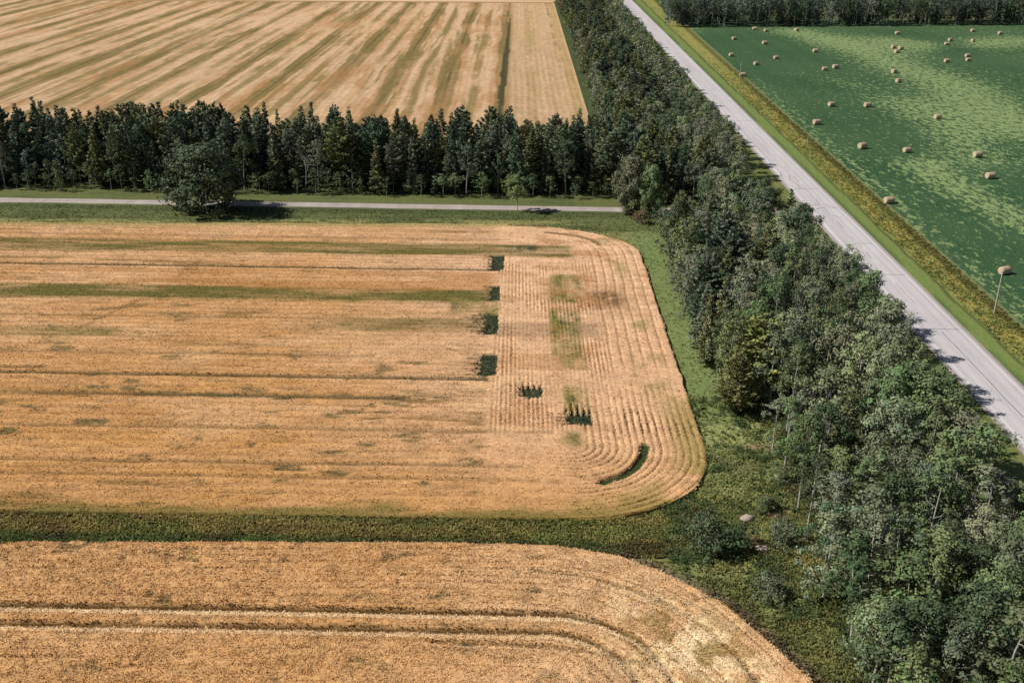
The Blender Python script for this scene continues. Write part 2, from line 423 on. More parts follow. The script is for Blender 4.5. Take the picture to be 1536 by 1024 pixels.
def color_C(X, Y):
    wob = 4.0 * (fbm(X * 0.012, Y * 0.006, 301) - 0.5) + 1.2 * (fbm(X * .06, Y * .02, 303) - .5)
    xx = X + wob + 0.0
    n = fbm(X * 0.16, Y * 0.03, 311); n2 = fbm(X * 0.05, Y * 0.02, 321); n3 = fbm(X * .5, Y * .12, 331)
    c = np.ones(np.shape(X) + (3,)) * np.array((0.62, 0.395, 0.215))
    c = mixc(c, (0.50, 0.29, 0.13), 0.7 * sst(.42, .62, n2))
    s1 = fbm(xx * 0.34, Y * 0.010, 313); s2 = fbm(xx * 0.42, Y * 0.014, 317)
    c = mixc(c, (0.27, 0.205, 0.075), 0.85 * sst(.54, .60, s1) * (1 - sst(-6, 2, X) * .7))
    c = mixc(c, (0.70, 0.475, 0.29), 0.8 * sst(.53, .60, s2))
    ph = (xx + 4.2) / 20.4
    ph = ph - np.floor(ph)                               # 0 at the driven line
    k = np.abs(ph - np.round(ph)) * 20.4                 # distance from the driven line
    inn = 1 - sst(-5, 2, X)
    ol = (1 - sst(2.5, 3.6, k + 4.0 * (n - .5))) * np.clip(0.45 + 1.9 * (n2 - 0.30), 0.2, 1.0)
    c = mixc(c, (0.235, 0.175, 0.062), 0.95 * ol * (0.30 + 0.70 * inn))
    mid = (1 - sst(0.8, 2.6, np.abs(k - 10.2 + 2 * (n - .5)))) * sst(.35, .6, n2)
    c = mixc(c, (0.27, 0.20, 0.07), 0.8 * mid)
    pale = (1 - sst(0.8, 2.2, np.abs(k - 7.2)))
    c = mixc(c, (0.70, 0.48, 0.29), 0.6 * pale * sst(.3, .6, n3))
    dl = (1 - sst(0.35, 0.7, k)) * (0.5 + 0.5 * sst(.4, .6, fbm(X * .02, Y * .02, 341)))
    c = mixc(c, (0.17, 0.115, 0.045), dl * inn)
    red = sst(.58, .74, fbm(X * .12, Y * .025, 351)); c = mixc(c, (0.46, 0.24, 0.10), .55 * red)
    # right-hand strip: pale stubble with faint rows
    r = sst(-4, -1, X)
    c = mixc(c, (0.64, 0.43, 0.26), 0.7 * r)
    rows = 0.5 + 0.5 * np.cos(2 * math.pi * X / 2.1)
    c = mixc(c, (0.44, 0.31, 0.115), r * (0.45 * rows * sst(.38, .6, n3) + 0.5 * band(6.2, 1.6, 1.8, X) * sst(.3, .6, n) + 0.5 * band(20.4, 1.2, 1.2, X)))
    c = mixc(c, (0.30, 0.20, 0.09), r * 0.75 * band(17.6, 0.3, 0.5, X) * sst(420, 460, Y) * sst(.4, .55, fbm(X * .1, Y * .06, 361)))
    # dark unharvested sliver
    w = np.interp(Y, [340, 360, 420, 480, 540, 590, 610], [1.0, 1.4, 1.9, 1.5, 0.9, 0.4, 0.0])
    s = (np.abs(X - np.interp(Y, [340, 600], [-5.0, -3.6]) - .7 * (fbm(X * 0, Y * .04, 371) - .5)) < w * .75) & (Y < 610)
    c = mixc(c, (0.075, 0.070, 0.030), 0.92 * s.astype(float))
    c *= (0.82 + 0.36 * fbm(X * .8, Y * .22, 381))[..., None]
    c *= (1 - .14 * (0.5 + 0.5 * np.cos(2 * math.pi * xx / 2.2)) * (1 - sst(420, 560, Y)))[..., None]
    # cross wheel marks
    c = mixc(c, (0.42, 0.24, 0.10), 0.6 * band(0, .5, .6, polydist(X, Y, pxline((393, 158), (430, 128), (478, 88)))))
    return c

# ------------------------------------------------------------------ setting: ground sheets
M_SOIL = ground_mat("grassland", 0.9, 0.35, 0.7, 3.0, 0.5)
M_MEADOW = ground_mat("meadow", 0.8, 0.8, 0.7, 3.5, 0.8)
M_WHEAT = ground_mat("wheat_ground", 0.75, 2.0, 0.8, 6.0, 0.45, (0.6, 1, 1))
M_FARWHEAT = ground_mat("swathed_stubble", 0.7, 0.55, 0.5, 2.2, 0.3, (1.0, 0.55, 1))
M_VERGE = ground_mat("verge", 0.6, 0.9, 0.6, 3.5, 0.6)

gx, gy = np.meshgrid(np.linspace(-6000, 6000, 41), np.linspace(-2000, 9000, 41))
gc = np.ones(gx.shape + (3,)) * np.array((0.10, 0.115, 0.045))
sheet("ground", gx, gy, -0.12, gc, M_SOIL)

def color_meadow(X, Y):
    n = fbm(X * .12, Y * .2, 401); n2 = fbm(X * .5, Y * .6, 411)
    c = np.ones(np.shape(X) + (3,)) * np.array((0.165, 0.190, 0.070))
    c = mixc(c, (0.29, 0.27, 0.105), 0.8 * sst(.45, .7, n)); c = mixc(c, (0.095, 0.125, 0.045), .7 * sst(.5, .7, n2))
    # weedy strip between the two wheat fields: olive on top, dark below
    e = b_outline(X)
    inst = (1 - sst(12, 26, X))
    c = mixc(c, (0.070, 0.080, 0.040), 0.85 * inst * band(96.8, .9, 1.3, Y) * sst(.25, .5, fbm(X * .25, Y * .5, 409)))
    c = mixc(c, (0.30, 0.26, 0.095), 0.85 * inst * band(100.4, 1.7, 1.6, Y))
    c = mixc(c, (0.13, 0.19, 0.06), .6 * inst * sst(.5, .64, fbm(X * .16, Y * .35, 408)) * (1 - sst(104, 106, Y)))
    c = mixc(c, (0.17, 0.12, 0.06), .5 * inst * sst(.55, .7, fbm(X * .2, Y * .8, 407)))
    # lawn-green margin around the middle field and below the gravel road
    lush = sst(150, 190, Y) * sst(18, 25, X) * (1 - sst(30, 33, X))
    c = mixc(c, (0.19, 0.25, 0.09), 0.9 * sst(22, 26, X) * (1 - sst(29, 32, X)) * sst(112, 135, Y))
    low = sst(210, 214, Y)
    c = mixc(c, (0.125, 0.150, 0.055), .85 * low)
    c = mixc(c, (0.075, 0.095, 0.036), .6 * low * sst(.45, .65, fbm(X * .08, Y * .5, 405)))
    c = mixc(c, (0.30, 0.28, 0.11), 0.85 * band(a_top(X) + 2.4, 1.2, 1.4, Y) * (1 - sst(6, 16, X)) * sst(.35, .6, fbm(X * .15, Y * .4, 421)))
    c = mixc(c, (0.075, 0.095, 0.038), 0.6 * band(224, 1.2, 1.0, Y))
    c = mixc(c, (0.15, 0.165, 0.055), 0.7 * band(234.0, 2.5, 3, Y) * sst(.35, .65, fbm(X * .1, Y * .3, 431)))
    # bright weeds in the clearing, bare brown spots
    clr = sst(18, 22, X) * (1 - sst(33, 37, X)) * (1 - sst(124, 130, Y)) * sst(84, 100, Y)
    c = mixc(c, (0.31, 0.34, 0.13), 0.85 * clr * sst(.4, .65, fbm(X * .25, Y * .25, 441)))
    c = mixc(c, (0.27, 0.20, 0.12), 0.8 * clr * sst(.56, .68, fbm(X * .3, Y * .3, 451)))
    # bare edge along the crops
    ea = np.abs(polydist(X, Y, [(p[0] + .55, p[1] + .3) for p in B_EDGE[5:]]))
    c = mixc(c, (0.16, 0.12, 0.085), 0.75 * band(0, .45, .8, ea))
    # inside the woods: darker floor
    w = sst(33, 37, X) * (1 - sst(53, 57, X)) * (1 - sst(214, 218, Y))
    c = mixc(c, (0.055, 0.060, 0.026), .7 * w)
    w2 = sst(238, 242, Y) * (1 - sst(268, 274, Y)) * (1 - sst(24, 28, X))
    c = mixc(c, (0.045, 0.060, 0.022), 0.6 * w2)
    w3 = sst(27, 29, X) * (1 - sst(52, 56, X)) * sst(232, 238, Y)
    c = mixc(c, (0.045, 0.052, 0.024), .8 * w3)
    return c

gx, gy = np.meshgrid(np.arange(-175, 66, 0.6), np.arange(45, 300, 0.6))
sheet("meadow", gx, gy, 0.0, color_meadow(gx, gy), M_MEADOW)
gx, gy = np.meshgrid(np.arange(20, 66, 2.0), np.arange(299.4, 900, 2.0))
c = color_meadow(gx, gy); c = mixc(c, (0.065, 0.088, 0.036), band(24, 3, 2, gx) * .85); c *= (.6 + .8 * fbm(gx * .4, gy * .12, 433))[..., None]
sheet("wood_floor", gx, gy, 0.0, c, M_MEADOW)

# middle wheat field: a canopy surface with grooves along the drill rows, ending in a crop wall at the rounded right edge
CANOPY = 0.45
def canopy(name, gx, gy, c, h, wall_cols=1):
    z = 0.03 + CANOPY * np.clip(h, 0.04, 1.15) * (0.93 + 0.14 * fbm(gx * 1.7, gy * 1.7, 45, 2))
    ny, nx = gx.shape
    # skirts: the crop ends in a short wall on the right and on both long sides
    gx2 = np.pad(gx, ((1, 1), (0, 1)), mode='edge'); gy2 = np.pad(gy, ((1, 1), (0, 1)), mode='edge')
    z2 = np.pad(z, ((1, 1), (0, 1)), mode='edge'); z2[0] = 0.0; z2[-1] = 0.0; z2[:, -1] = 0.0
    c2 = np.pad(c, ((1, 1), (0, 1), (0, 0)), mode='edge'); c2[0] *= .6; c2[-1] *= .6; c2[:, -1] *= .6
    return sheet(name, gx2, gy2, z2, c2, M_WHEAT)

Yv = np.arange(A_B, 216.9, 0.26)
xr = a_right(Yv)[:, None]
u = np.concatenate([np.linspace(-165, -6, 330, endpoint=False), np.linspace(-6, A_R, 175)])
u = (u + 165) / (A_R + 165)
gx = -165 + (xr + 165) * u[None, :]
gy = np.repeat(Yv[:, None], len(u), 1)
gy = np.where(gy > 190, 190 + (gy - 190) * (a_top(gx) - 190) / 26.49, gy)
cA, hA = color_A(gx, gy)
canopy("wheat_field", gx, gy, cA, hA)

# near wheat field
sx = np.concatenate([np.linspace(-120, -60, 60, endpoint=False), np.linspace(-60, 5, 300, endpoint=False), np.linspace(5, 31.5, 150)])
tt = np.concatenate([np.linspace(0, .35, 20, endpoint=False), np.linspace(.35, 1, 190)])
gx = np.repeat(sx[None, :], len(tt), 0)
gy = 40 + (b_outline(sx)[None, :] - 40) * tt[:, None]
cB, hB = color_B(gx, gy)
canopy("near_wheat_field", gx, gy, cB, hB)

# large swathed field beyond the shelter belt
gx, gy = np.meshgrid(np.concatenate([np.arange(-420, -120, 1.2), np.arange(-120, 23.2, 0.6)]), np.arange(272, 702, 1.3))
cC = color_C(gx, gy)
endY = 664 + (gx + 200) * 0.10
cC = mixc(cC, (0.40, 0.25, 0.12), sst(0, 3, gy - endY)); cC = mixc(cC, (0.74, 0.52, 0.32), sst(8, 10, gy - endY))
sheet("stubble_field", gx, gy, 0.02, cC, M_FARWHEAT)
gx, gy = np.meshgrid(np.linspace(-900, 24, 60), np.linspace(701, 1500, 40))
sheet("distant_field", gx, gy, 0.01, np.ones(gx.shape + (3,)) * np.array((0.60, 0.40, 0.2)), M_FARWHEAT)

# ------------------------------------------------------------------ roads
def road_mat(name, col, dusty, wheels=False):
    m, nt, b = nodes_of(name)
    n1 = noise(nt, 0.12, (3.0, 0.12, 1), 4); n2 = noise(nt, 2.5, (1, 1, 1), 4, 0.7); n3 = noise(nt, 0.5, (1, .3, 1), 3)
    f = mathn(nt, 'ADD', mathn(nt, 'MULTIPLY', mathn(nt, 'SUBTRACT', n1, 0.5), 0.5),
              mathn(nt, 'MULTIPLY', mathn(nt, 'SUBTRACT', n2, 0.5), dusty))
    f = mathn(nt, 'ADD', f, mathn(nt, 'MULTIPLY', mathn(nt, 'SUBTRACT', n3, 0.5), 0.25))
    if wheels:                                             # darker wheel paths along each lane
        tc = nt.nodes.new("ShaderNodeTexCoord"); sx = nt.nodes.new("ShaderNodeSeparateXYZ"); nt.links.new(tc.outputs["Object"], sx.inputs[0])
        w = mathn(nt, 'COSINE', mathn(nt, 'MULTIPLY', mathn(nt, 'SUBTRACT', sx.outputs[0], 67.0), 2 * math.pi / 1.78))
        f = mathn(nt, 'SUBTRACT', f, mathn(nt, 'MULTIPLY', mathn(nt, 'MAXIMUM', w, 0.0), 0.09))
    f = mathn(nt, 'ADD', f, 1.0)
    rgb = nt.nodes.new("ShaderNodeRGB"); rgb.outputs[0].default_value = (*col, 1)
    nt.links.new(vmul(nt, rgb.outputs[0], f), b.inputs["Base Color"])
    b.inputs["Roughness"].default_value = 0.9; b.inputs["Specular IOR Level"].default_value = 0.2
    return m

def strip(name, mat, x0, x1, y0, y1, z, parent=None, kind=None, seg=60, taper=None):
    ys = np.linspace(y0, y1, seg)
    v = np.concatenate([np.stack([np.full(seg, x0), ys, np.full(seg, z)], 1), np.stack([np.full(seg, x1), ys, np.full(seg, z)], 1)])
    i = np.arange(seg - 1); f = np.stack([i, i + seg, i + seg + 1, i + 1], 1)
    return link(name, np_mesh(name, v, f), mat, parent, kind)

M_ROAD = road_mat("worn_concrete", (0.59, 0.557, 0.56), 0.20, True)
M_SHOULDER = road_mat("road_shoulder", (0.40, 0.35, 0.33), 0.7)
M_PAINT = plain_mat("road_paint", (0.78, 0.78, 0.78), 3.0, 0.25)
M_SEAL = plain_mat("tar_seal", (0.22, 0.21, 0.215), 1.0, 0.4)
M_YPAINT = plain_mat("faded_yellow_paint", (0.50, 0.45, 0.32), 3, .3)
hw = strip("highway", M_ROAD, ROAD_L, ROAD_R, 30, 1500, 0.06, None, 'structure', 300)
strip("gravel_shoulder", M_SHOULDER, ROAD_L - 0.75, ROAD_R + 0.6, 30, 1500, 0.03, None, 'structure', 300)
strip("edge_line", M_PAINT, ROAD_L + 0.50, ROAD_L + 0.64, 30, 900, 0.064, hw)
strip("edge_line", M_PAINT, ROAD_R - 0.62, ROAD_R - 0.48, 30, 900, 0.064, hw)

def polystrip(name, mat, pts, w, z, parent):
    v = []; f = []
    for i, (x, y) in enumerate(pts):
        a = pts[max(0, i - 1)]; b = pts[min(len(pts) - 1, i + 1)]
        dx, dy = b[0] - a[0], b[1] - a[1]; L = math.hypot(dx, dy) + 1e-9
        nx, ny = -dy / L * w / 2, dx / L * w / 2
        v += [(x + nx, y + ny, z), (x - nx, y - ny, z)]
        if i: f.append((2 * i - 2, 2 * i - 1, 2 * i + 1, 2 * i))
    return link(name, np_mesh(name, np.array(v), np.array(f)), mat, parent)

xc = 69.45
def seam(y0, y1, w=0.10):
    n = max(3, int((y1 - y0) / 1.5))
    pts = [(xc + 0.12 * (float(vnoise(y * .35, 3.0, 9)) - .5), y) for y in np.linspace(y0, y1, n)]
    polystrip("tar_seal", M_SEAL, pts, w, 0.069, hw)
for y0, y1, w in ((106, 114, .14), (115, 121, .14), (124, 128.5, .12), (129.5, 160, .15), (172.5, 183, .10), (197, 201, .16), (203.5, 205, .12), (209, 211, .1), (217, 222, .14),
                  (227, 233, .10), (236, 240, .18), (241, 252, .12), (255, 261, .14), (266, 271, .10), (282, 284, .1), (292, 294, .1)):
    seam(y0, y1, w)
for y in range(48, 700, 13):                              # faded centre dashes
    strip("centre_dash", M_YPAINT, xc + 0.18, xc + 0.29, y, y + 3.2, 0.0725, hw, None, 2)
for y, x0, x1 in ((111.5, 71.5, 73.3), (161, ROAD_L, 72.8), (187.5, ROAD_L, 72.8), (206.5, 69, 72.4), (249, 66.8, 72.6), (124.5, 65.8, 66.8), (330, 66, 73)):
    pts = [(x, y + 0.25 * (float(vnoise(x * .8, y, 13)) - .5)) for x in np.linspace(x0, x1, 12)]
    polystrip("tar_seal", M_SEAL, pts, 0.16, 0.0765, hw)
# wandering cracks round the old turning marks
for pl in (((1170, 258), (1174, 268), (1180, 276), (1188, 281)), ((1183, 263), (1185, 270), (1196, 277), (1201, 284)), ((1212, 309), (1225, 307), (1240, 307), (1252, 313)),
           ((1224, 314), (1238, 311), (1258, 312), (1268, 319)), ((1262, 327), (1256, 325), (1248, 324))):
    polystrip("tar_seal", M_SEAL, pxline(*pl), 0.15, 0.0765, hw)

M_GRAVEL = road_mat("pale_gravel", (0.40, 0.34, 0.31), 0.45)
def gravel_road():
    xs = np.linspace(-420, 64.9, 240)
    top = 230.4 + 0.35 * (vnoise(xs * .15, xs * 0, 3) - .5); bot = 226.7 + 0.45 * (vnoise(xs * .15, xs * 0, 4) - .5)
    fl = sst(54, 64.9, xs) * 6.0
    top = top + fl; bot = bot - fl
    v = np.concatenate([np.stack([xs, bot, xs * 0 + .025], 1), np.stack([xs, top, xs * 0 + .025], 1)])
    n = len(xs); i = np.arange(n - 1); f = np.stack([i, i + 1, i + n + 1, i + n], 1)
    o = link("gravel_road", np_mesh("gravel_road", v, f), M_GRAVEL, kind='structure')
    # paler wheel paths
    for yy in (227.8, 229.3):
        polystrip("wheel_track", M_WTRACK, [(x, yy + .2 * (float(vnoise(x * .08, yy, 5)) - .5)) for x in np.linspace(-300, 56, 120)], 0.75, 0.03, o)
M_WTRACK = road_mat("packed_gravel", (0.49, 0.43, 0.40), 0.3)
gravel_road()

# right-hand verge: mown grass, ditch line, yellow weeds, track at the field edge
def hay_edge(Y): return 84.0 + np.clip((Y - 160) / 240, 0, 2.5) * 3.0
def color_verge(X, Y):
    e = hay_edge(Y); k = (X - ROAD_R) / (e - ROAD_R)       # 0 road .. 1 field edge
    n = fbm(X * .35, Y * .12, 501); n2 = fbm(X * .9, Y * .5, 511)
    kk = k + 0.10 * (n - .5)
    c = np.ones(np.shape(X) + (3,)) * np.array((0.19, 0.245, 0.070))
    c = mixc(c, (0.075, 0.125, 0.042), 0.85 * (1 - sst(0.04, 0.20, k)) * sst(.3, .5, fbm(X * .2, Y * .06, 515)))
    c = mixc(c, (0.085, 0.085, 0.03), 0.75 * band(0.355, .018, .025, kk))
    c = mixc(c, (0.34, 0.295, 0.085), sst(0.36, 0.50, kk) * (0.25 + 0.75 * sst(.35, .55, n2)))
    c = mixc(c, (0.18, 0.195, 0.06), .8 * sst(.40, .5, kk) * sst(.55, .68, fbm(X * .5, Y * .25, 521)))
    c = mixc(c, (0.115, 0.115, 0.035), 0.85 * sst(0.74, 0.84, kk))
    c = mixc(c, (0.21, 0.235, 0.10), 0.85 * band(1.0, 0.03, .04, k))
    c = mixc(c, (0.05, 0.08, 0.03), 0.5 * band(1.07, 0.02, .04, k))
    c = mixc(c, (0.06, 0.13, 0.045), sst(1.08, 1.14, k))
    return c
t = np.linspace(0, 1.15, 46); Yv = np.concatenate([np.arange(60, 330, 0.8), np.arange(330, 1000, 2.5)])
gx = ROAD_R + .3 + t[None, :] * (hay_edge(Yv)[:, None] - ROAD_R - .3); gy = np.repeat(Yv[:, None], len(t), 1)
sheet("road_verge", gx, gy, 0.01, color_verge(gx, gy), M_VERGE)
gx, gy = np.meshgrid(np.linspace(53, 65.7, 22), np.arange(45, 900, 1.0))
nv = fbm(gx * .3, gy * .15, 531)
cv = np.ones(gx.shape + (3,)) * np.array((0.15, 0.185, 0.055)); cv = mixc(cv, (0.24, 0.22, 0.09), .7 * sst(.5, .68, nv))
sheet("roadside_grass", gx, gy, 0.012, cv, M_VERGE)

# hay meadow with pale re-growth patches
def hay_mat():
    m, nt, b = nodes_of("hay_meadow")
    c = attr(nt)
    sep = nt.nodes.new("ShaderNodeSeparateColor"); nt.links.new(c, sep.inputs[0])
    lump = noise(nt, 0.66, (1.0, 0.42, 1), 6, 0.74)
    fine = noise(nt, 2.2, (1, .5, 1), 3)
    # R carries the patch density: where it is high more pale lumps pass the threshold
    th = mathn(nt, 'MULTIPLY_ADD', sep.outputs[0], 0.20, mathn(nt, 'ADD', mathn(nt, 'MULTIPLY', mathn(nt, 'SUBTRACT', fine, 0.5), 0.26), mathn(nt, 'SUBTRACT', lump, 0.640)))
    mr = nt.nodes.new("ShaderNodeMapRange"); mr.inputs[1].default_value = -0.035; mr.inputs[2].default_value = 0.04
    nt.links.new(th, mr.inputs[0])
    base = nt.nodes.new("ShaderNodeMix"); base.data_type = 'RGBA'
    nt.links.new(sep.outputs[1], base.inputs[0])
    base.inputs[6].default_value = (0.033, 0.088, 0.036, 1); base.inputs[7].default_value = (0.066, 0.125, 0.056, 1)
    mx = nt.nodes.new("ShaderNodeMix"); mx.data_type = 'RGBA'
    nt.links.new(mr.outputs[0], mx.inputs[0]); nt.links.new(base.outputs[2], mx.inputs[6]); mx.inputs[7].default_value = (0.255, 0.335, 0.140, 1)
    f = mathn(nt, 'ADD', mathn(nt, 'MULTIPLY', mathn(nt, 'SUBTRACT', fine, 0.5), 1.3), 1.0)
    nt.links.new(vmul(nt, mx.outputs[2], f), b.inputs["Base Color"])
    b.inputs["Roughness"].default_value = 0.9; b.inputs["Specular IOR Level"].default_value = 0.1
    bn = nt.nodes.new("ShaderNodeBump"); bn.inputs["Strength"].default_value = 0.6; bn.inputs["Distance"].default_value = 0.4
    nt.links.new(lump, bn.inputs["Height"]); nt.links.new(bn.outputs[0], b.inputs["Normal"])
    return m
Yv = np.concatenate([np.arange(90, 320, 1.5), np.arange(320, 625, 2.5)])
t = np.linspace(0, 1, 170) ** 1.3
x0 = hay_edge(Yv) + .35
gx = x0[:, None] + t[None, :] * (430 - x0[:, None]); gy = np.repeat(Yv[:, None], len(t), 1)
def px_of(X, Y):
    d = np.stack([X, Y, np.full(np.shape(X), -CAM_H)], -1); k = d @ fw
    return 768 + FPX * (d @ rt) / k, 512 - FPX * (d @ up) / k
den = 0.30 * fbm(gx * .03, gy * .02, 541) + 0.05
def blobline(pts, w):
    return np.exp(-(polydist(gx, gy, pxline(*pts)) / w) ** 2)
wv = 14 * (fbm(gx * .04, gy * .025, 551) - .5)
den += 0.75 * np.exp(-((polydist(gx, gy, pxline((1190, 48), (1310, 85), (1420, 125), (1500, 175), (1560, 200))) + wv * .6) / 17) ** 2)
den += 0.70 * np.exp(-((polydist(gx, gy, pxline((1330, 62), (1360, 70), (1540, 62))) + wv) / 22) ** 2)
den += 0.65 * np.exp(-((polydist(gx, gy, pxline((1385, 250), (1450, 290), (1540, 335))) + wv * .4) / 8) ** 2)
den += 0.45 * np.exp(-((polydist(gx, gy, pxline((1340, 150), (1420, 190), (1470, 240))) + wv * .6) / 11) ** 2)
den += 0.35 * np.exp(-((polydist(gx, gy, pxline((1290, 130), (1230, 115), (1180, 110))) + wv * .6) / 9) ** 2)
den += 0.30 * band(0, 1.5, 3, gx - x0[:, None] - 1.5)
den -= 0.6 * np.exp(-(polydist(gx, gy, pxline((1340, 48), (1420, 62), (1450, 85), (1536, 105))) / 9) ** 2)
den -= 0.5 * np.exp(-(polydist(gx, gy, pxline((1100, 60), (1150, 100))) / 30) ** 2)
lightness = np.clip(0.10 * np.cos(2 * math.pi * (gx + 3 * fbm(gx * .01, gy * .01, 565)) / 9.5) + fbm(gx * .025, gy * .03, 561) * 1.3 - .25 + 0.45 * sst(280, 520, gy), 0, 1)
hc = np.stack([np.clip(den, 0, 1), lightness, den * 0], -1)
M_HAY = hay_mat()
sheet("hay_meadow", gx, gy, 0.02, hc, M_HAY)

# ------------------------------------------------------------------ crop and grass cover (countless: stuff)
def tufts(name, P, cols, height, width, blades, mat, lean=0.35, label=None, cat=None, wind=(0.12, 0.02), shade=0.86):
    """fans of narrow blades at points P"""
    n = len(P)
    if n == 0: return
    V = []; C = []
    for b in range(blades):
        a = rng.uniform(0, 2 * math.pi, n)
        w = width * rng.uniform(.6, 1.2, n); hh = height * rng.uniform(.75, 1.2, n)
        ox = rng.normal(0, width * .45, n); oy = rng.normal(0, width * .45, n)
        lx = rng.normal(0, lean, n) * hh + wind[0] * hh; ly = rng.normal(0, lean, n) * hh + wind[1] * hh
        dx = np.cos(a) * w / 2; dy = np.sin(a) * w / 2
        bx = P[:, 0] + ox; by = P[:, 1] + oy; z0 = P[:, 2]
        q = np.empty((n, 4, 3))
        q[:, 0] = np.stack([bx - dx * .8, by - dy * .8, z0], 1); q[:, 1] = np.stack([bx + dx * .8, by + dy * .8, z0], 1)
        q[:, 2] = np.stack([bx + lx + dx, by + ly + dy, z0 + hh], 1); q[:, 3] = np.stack([bx + lx - dx * .7, by + ly - dy * .7, z0 + hh * .93], 1)
        V.append(q.reshape(-1, 3))
        cc = cols * rng.uniform(.70, 1.25, (n, 1))
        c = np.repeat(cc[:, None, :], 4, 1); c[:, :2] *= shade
        C.append(c.reshape(-1, 3))
    V = np.concatenate(V); C = np.concatenate(C)
    f = np.arange(len(V)).reshape(-1, 4)
    return link(name, np_mesh(name, V, f, C), mat, kind='stuff', label=label, cat=cat)

def in_view(X, Y, margin=60):
    px, py = px_of(X, Y)
    return (px > -margin) & (px < 1536 + margin) & (py < 1024 + margin * 4)

# middle field
def crop_points(n, x0, x1, y0, y1, ok):
    X = rng.uniform(x0, x1, n); Y = rng.uniform(y0, y1, n)
    m = ok(X, Y) & in_view(X, Y, 90)
    return X[m], Y[m]
X, Y = crop_points(330000, -140, 25, A_B, 217.5, lambda X, Y: (X < a_right(np.minimum(Y, 216.5)) - .05) & (Y < a_top(X)))
keep = rng.random(len(X)) < np.interp(Y, [103, 150, 217], [1.0, .75, .5])
X, Y = X[keep], Y[keep]
c, h = color_A(X, Y)
tufts("wheat_crop", np.stack([X, Y, .03 + CANOPY * .8 * h], 1), c * 1.05, 0.13 * np.sqrt(h), 0.15, 2, M_STRAW, 0.95,
      "ripe golden wheat ears standing over the middle field", "wheat")
X, Y = crop_points(150000, -65, 32, 55, 97.6, lambda X, Y: Y < b_outline(X) - .05)
c, h = color_B(X, Y)
tufts("near_wheat_crop", np.stack([X, Y, .03 + CANOPY * .8 * h], 1), c * 1.05, 0.14 * np.sqrt(h), 0.13, 3, M_STRAW, 0.95,
      "ripe golden wheat ears standing in the nearest field at the bottom edge", "wheat")

# weedy grass of the strip, the clearing and the field margins
def not_crop(X, Y):
    a = (X < a_right(np.clip(Y, A_B, 216)) - .1) & (Y > A_B + np.where(X < 18, 4.2 * fbm(X * .3, Y * .5, 605, 4) - .6, .3)) & (Y < a_top(X))
    return ~a & (Y > b_outline(X) + .1)
X = np.concatenate([rng.uniform(-70, 34, 26000), rng.uniform(6, 38, 20000), rng.uniform(20, 40, 14000), rng.uniform(-125, 36, 16000)])
Y = np.concatenate([rng.uniform(95, 105.2, 26000), rng.uniform(66, 215, 20000), rng.uniform(64, 112, 14000), rng.uniform(212, 225.6, 16000)])
m = not_crop(X, Y) & in_view(X, Y, 60) & (rng.random(len(X)) < np.where(Y > 213, .30, np.where(Y > 128, .45, np.where((X < 16) & (Y < 106), np.interp(Y, [100, 104.5], [1, .45]), 1.0)))); X, Y = X[m], Y[m]
c = color_meadow(X, Y) * (0.7 + 0.75 * fbm(X * .5, Y * .7, 603))[:, None]
hh = np.where(Y > 210, 0.28, np.where((Y < 106) & (X < 16), 0.27, np.where(Y > 128, .14, np.where(Y > 108, .20, .25)))) * np.where(Y > 210, .5, 1) * (0.6 + 0.8 * fbm(X * .6, Y * .6, 601))
tufts("weedy_grass", np.stack([X, Y, X * 0], 1), c * np.array((1.5, 1.4, 1.35)), hh, 0.20, 3, M_GRASS, 0.35, "tangled green and olive grass between the wheat fields and woods", "grass")
PX = []; PY = []
for (x0, y0, x1, y1, sl, st) in SKIPS:
    n = int((x1 - x0 + sl) * (y1 - y0 + st) * 5)
    PX.append(rng.uniform(x0 - sl * .7, x1 + .25, n)); PY.append(rng.uniform(y0 - .4, y1 + st * .7, n))
X = np.concatenate(PX); Y = np.concatenate(PY)
m = (skip_mask(X, Y) > .5) | (rng.random(len(X)) < .22); X, Y = X[m], Y[m]
c = np.ones((len(X), 3)) * np.array((.070, .105, .055)) * (0.55 + 1.0 * fbm(X * .8, Y * .8, 617))[:, None]
c = mixc(c, (.34, .25, .10), (rng.random(len(X)) < .14).astype(float))
tufts("plot_weeds", np.stack([X, Y, X * 0 + .04], 1), c * .9, 0.15 * (.5 + fbm(X * .7, Y * .7, 619)), 0.24, 3, M_GRASS, 0.4,
      "low dark green weeds growing in the square gaps of the middle wheat field", "weeds")
X = rng.uniform(76.5, 88.5, 17000); Y = rng.uniform(125, 470, 17000)
m = in_view(X, Y, 60); X, Y = X[m], Y[m]
k = (X - ROAD_R) / (hay_edge(Y) - ROAD_R)
m = (k > .38 + .16 * fbm(X * .4, Y * .25, 613) - .06) & (k < .97) & (rng.random(len(X)) < np.interp(Y, [125, 250, 470], [1, .8, .0])); X, Y = X[m], Y[m]
tufts("yellow_weeds", np.stack([X, Y, X * 0], 1), color_verge(X, Y) * np.array((1.25, 1.22, 1.2)), 0.22 * (.6 + .8 * fbm(X * .5, Y * .5, 611)), 0.28, 3, M_GRASS, 0.35,
      "yellow flowering weeds growing in the ditch beside the highway", "weeds")

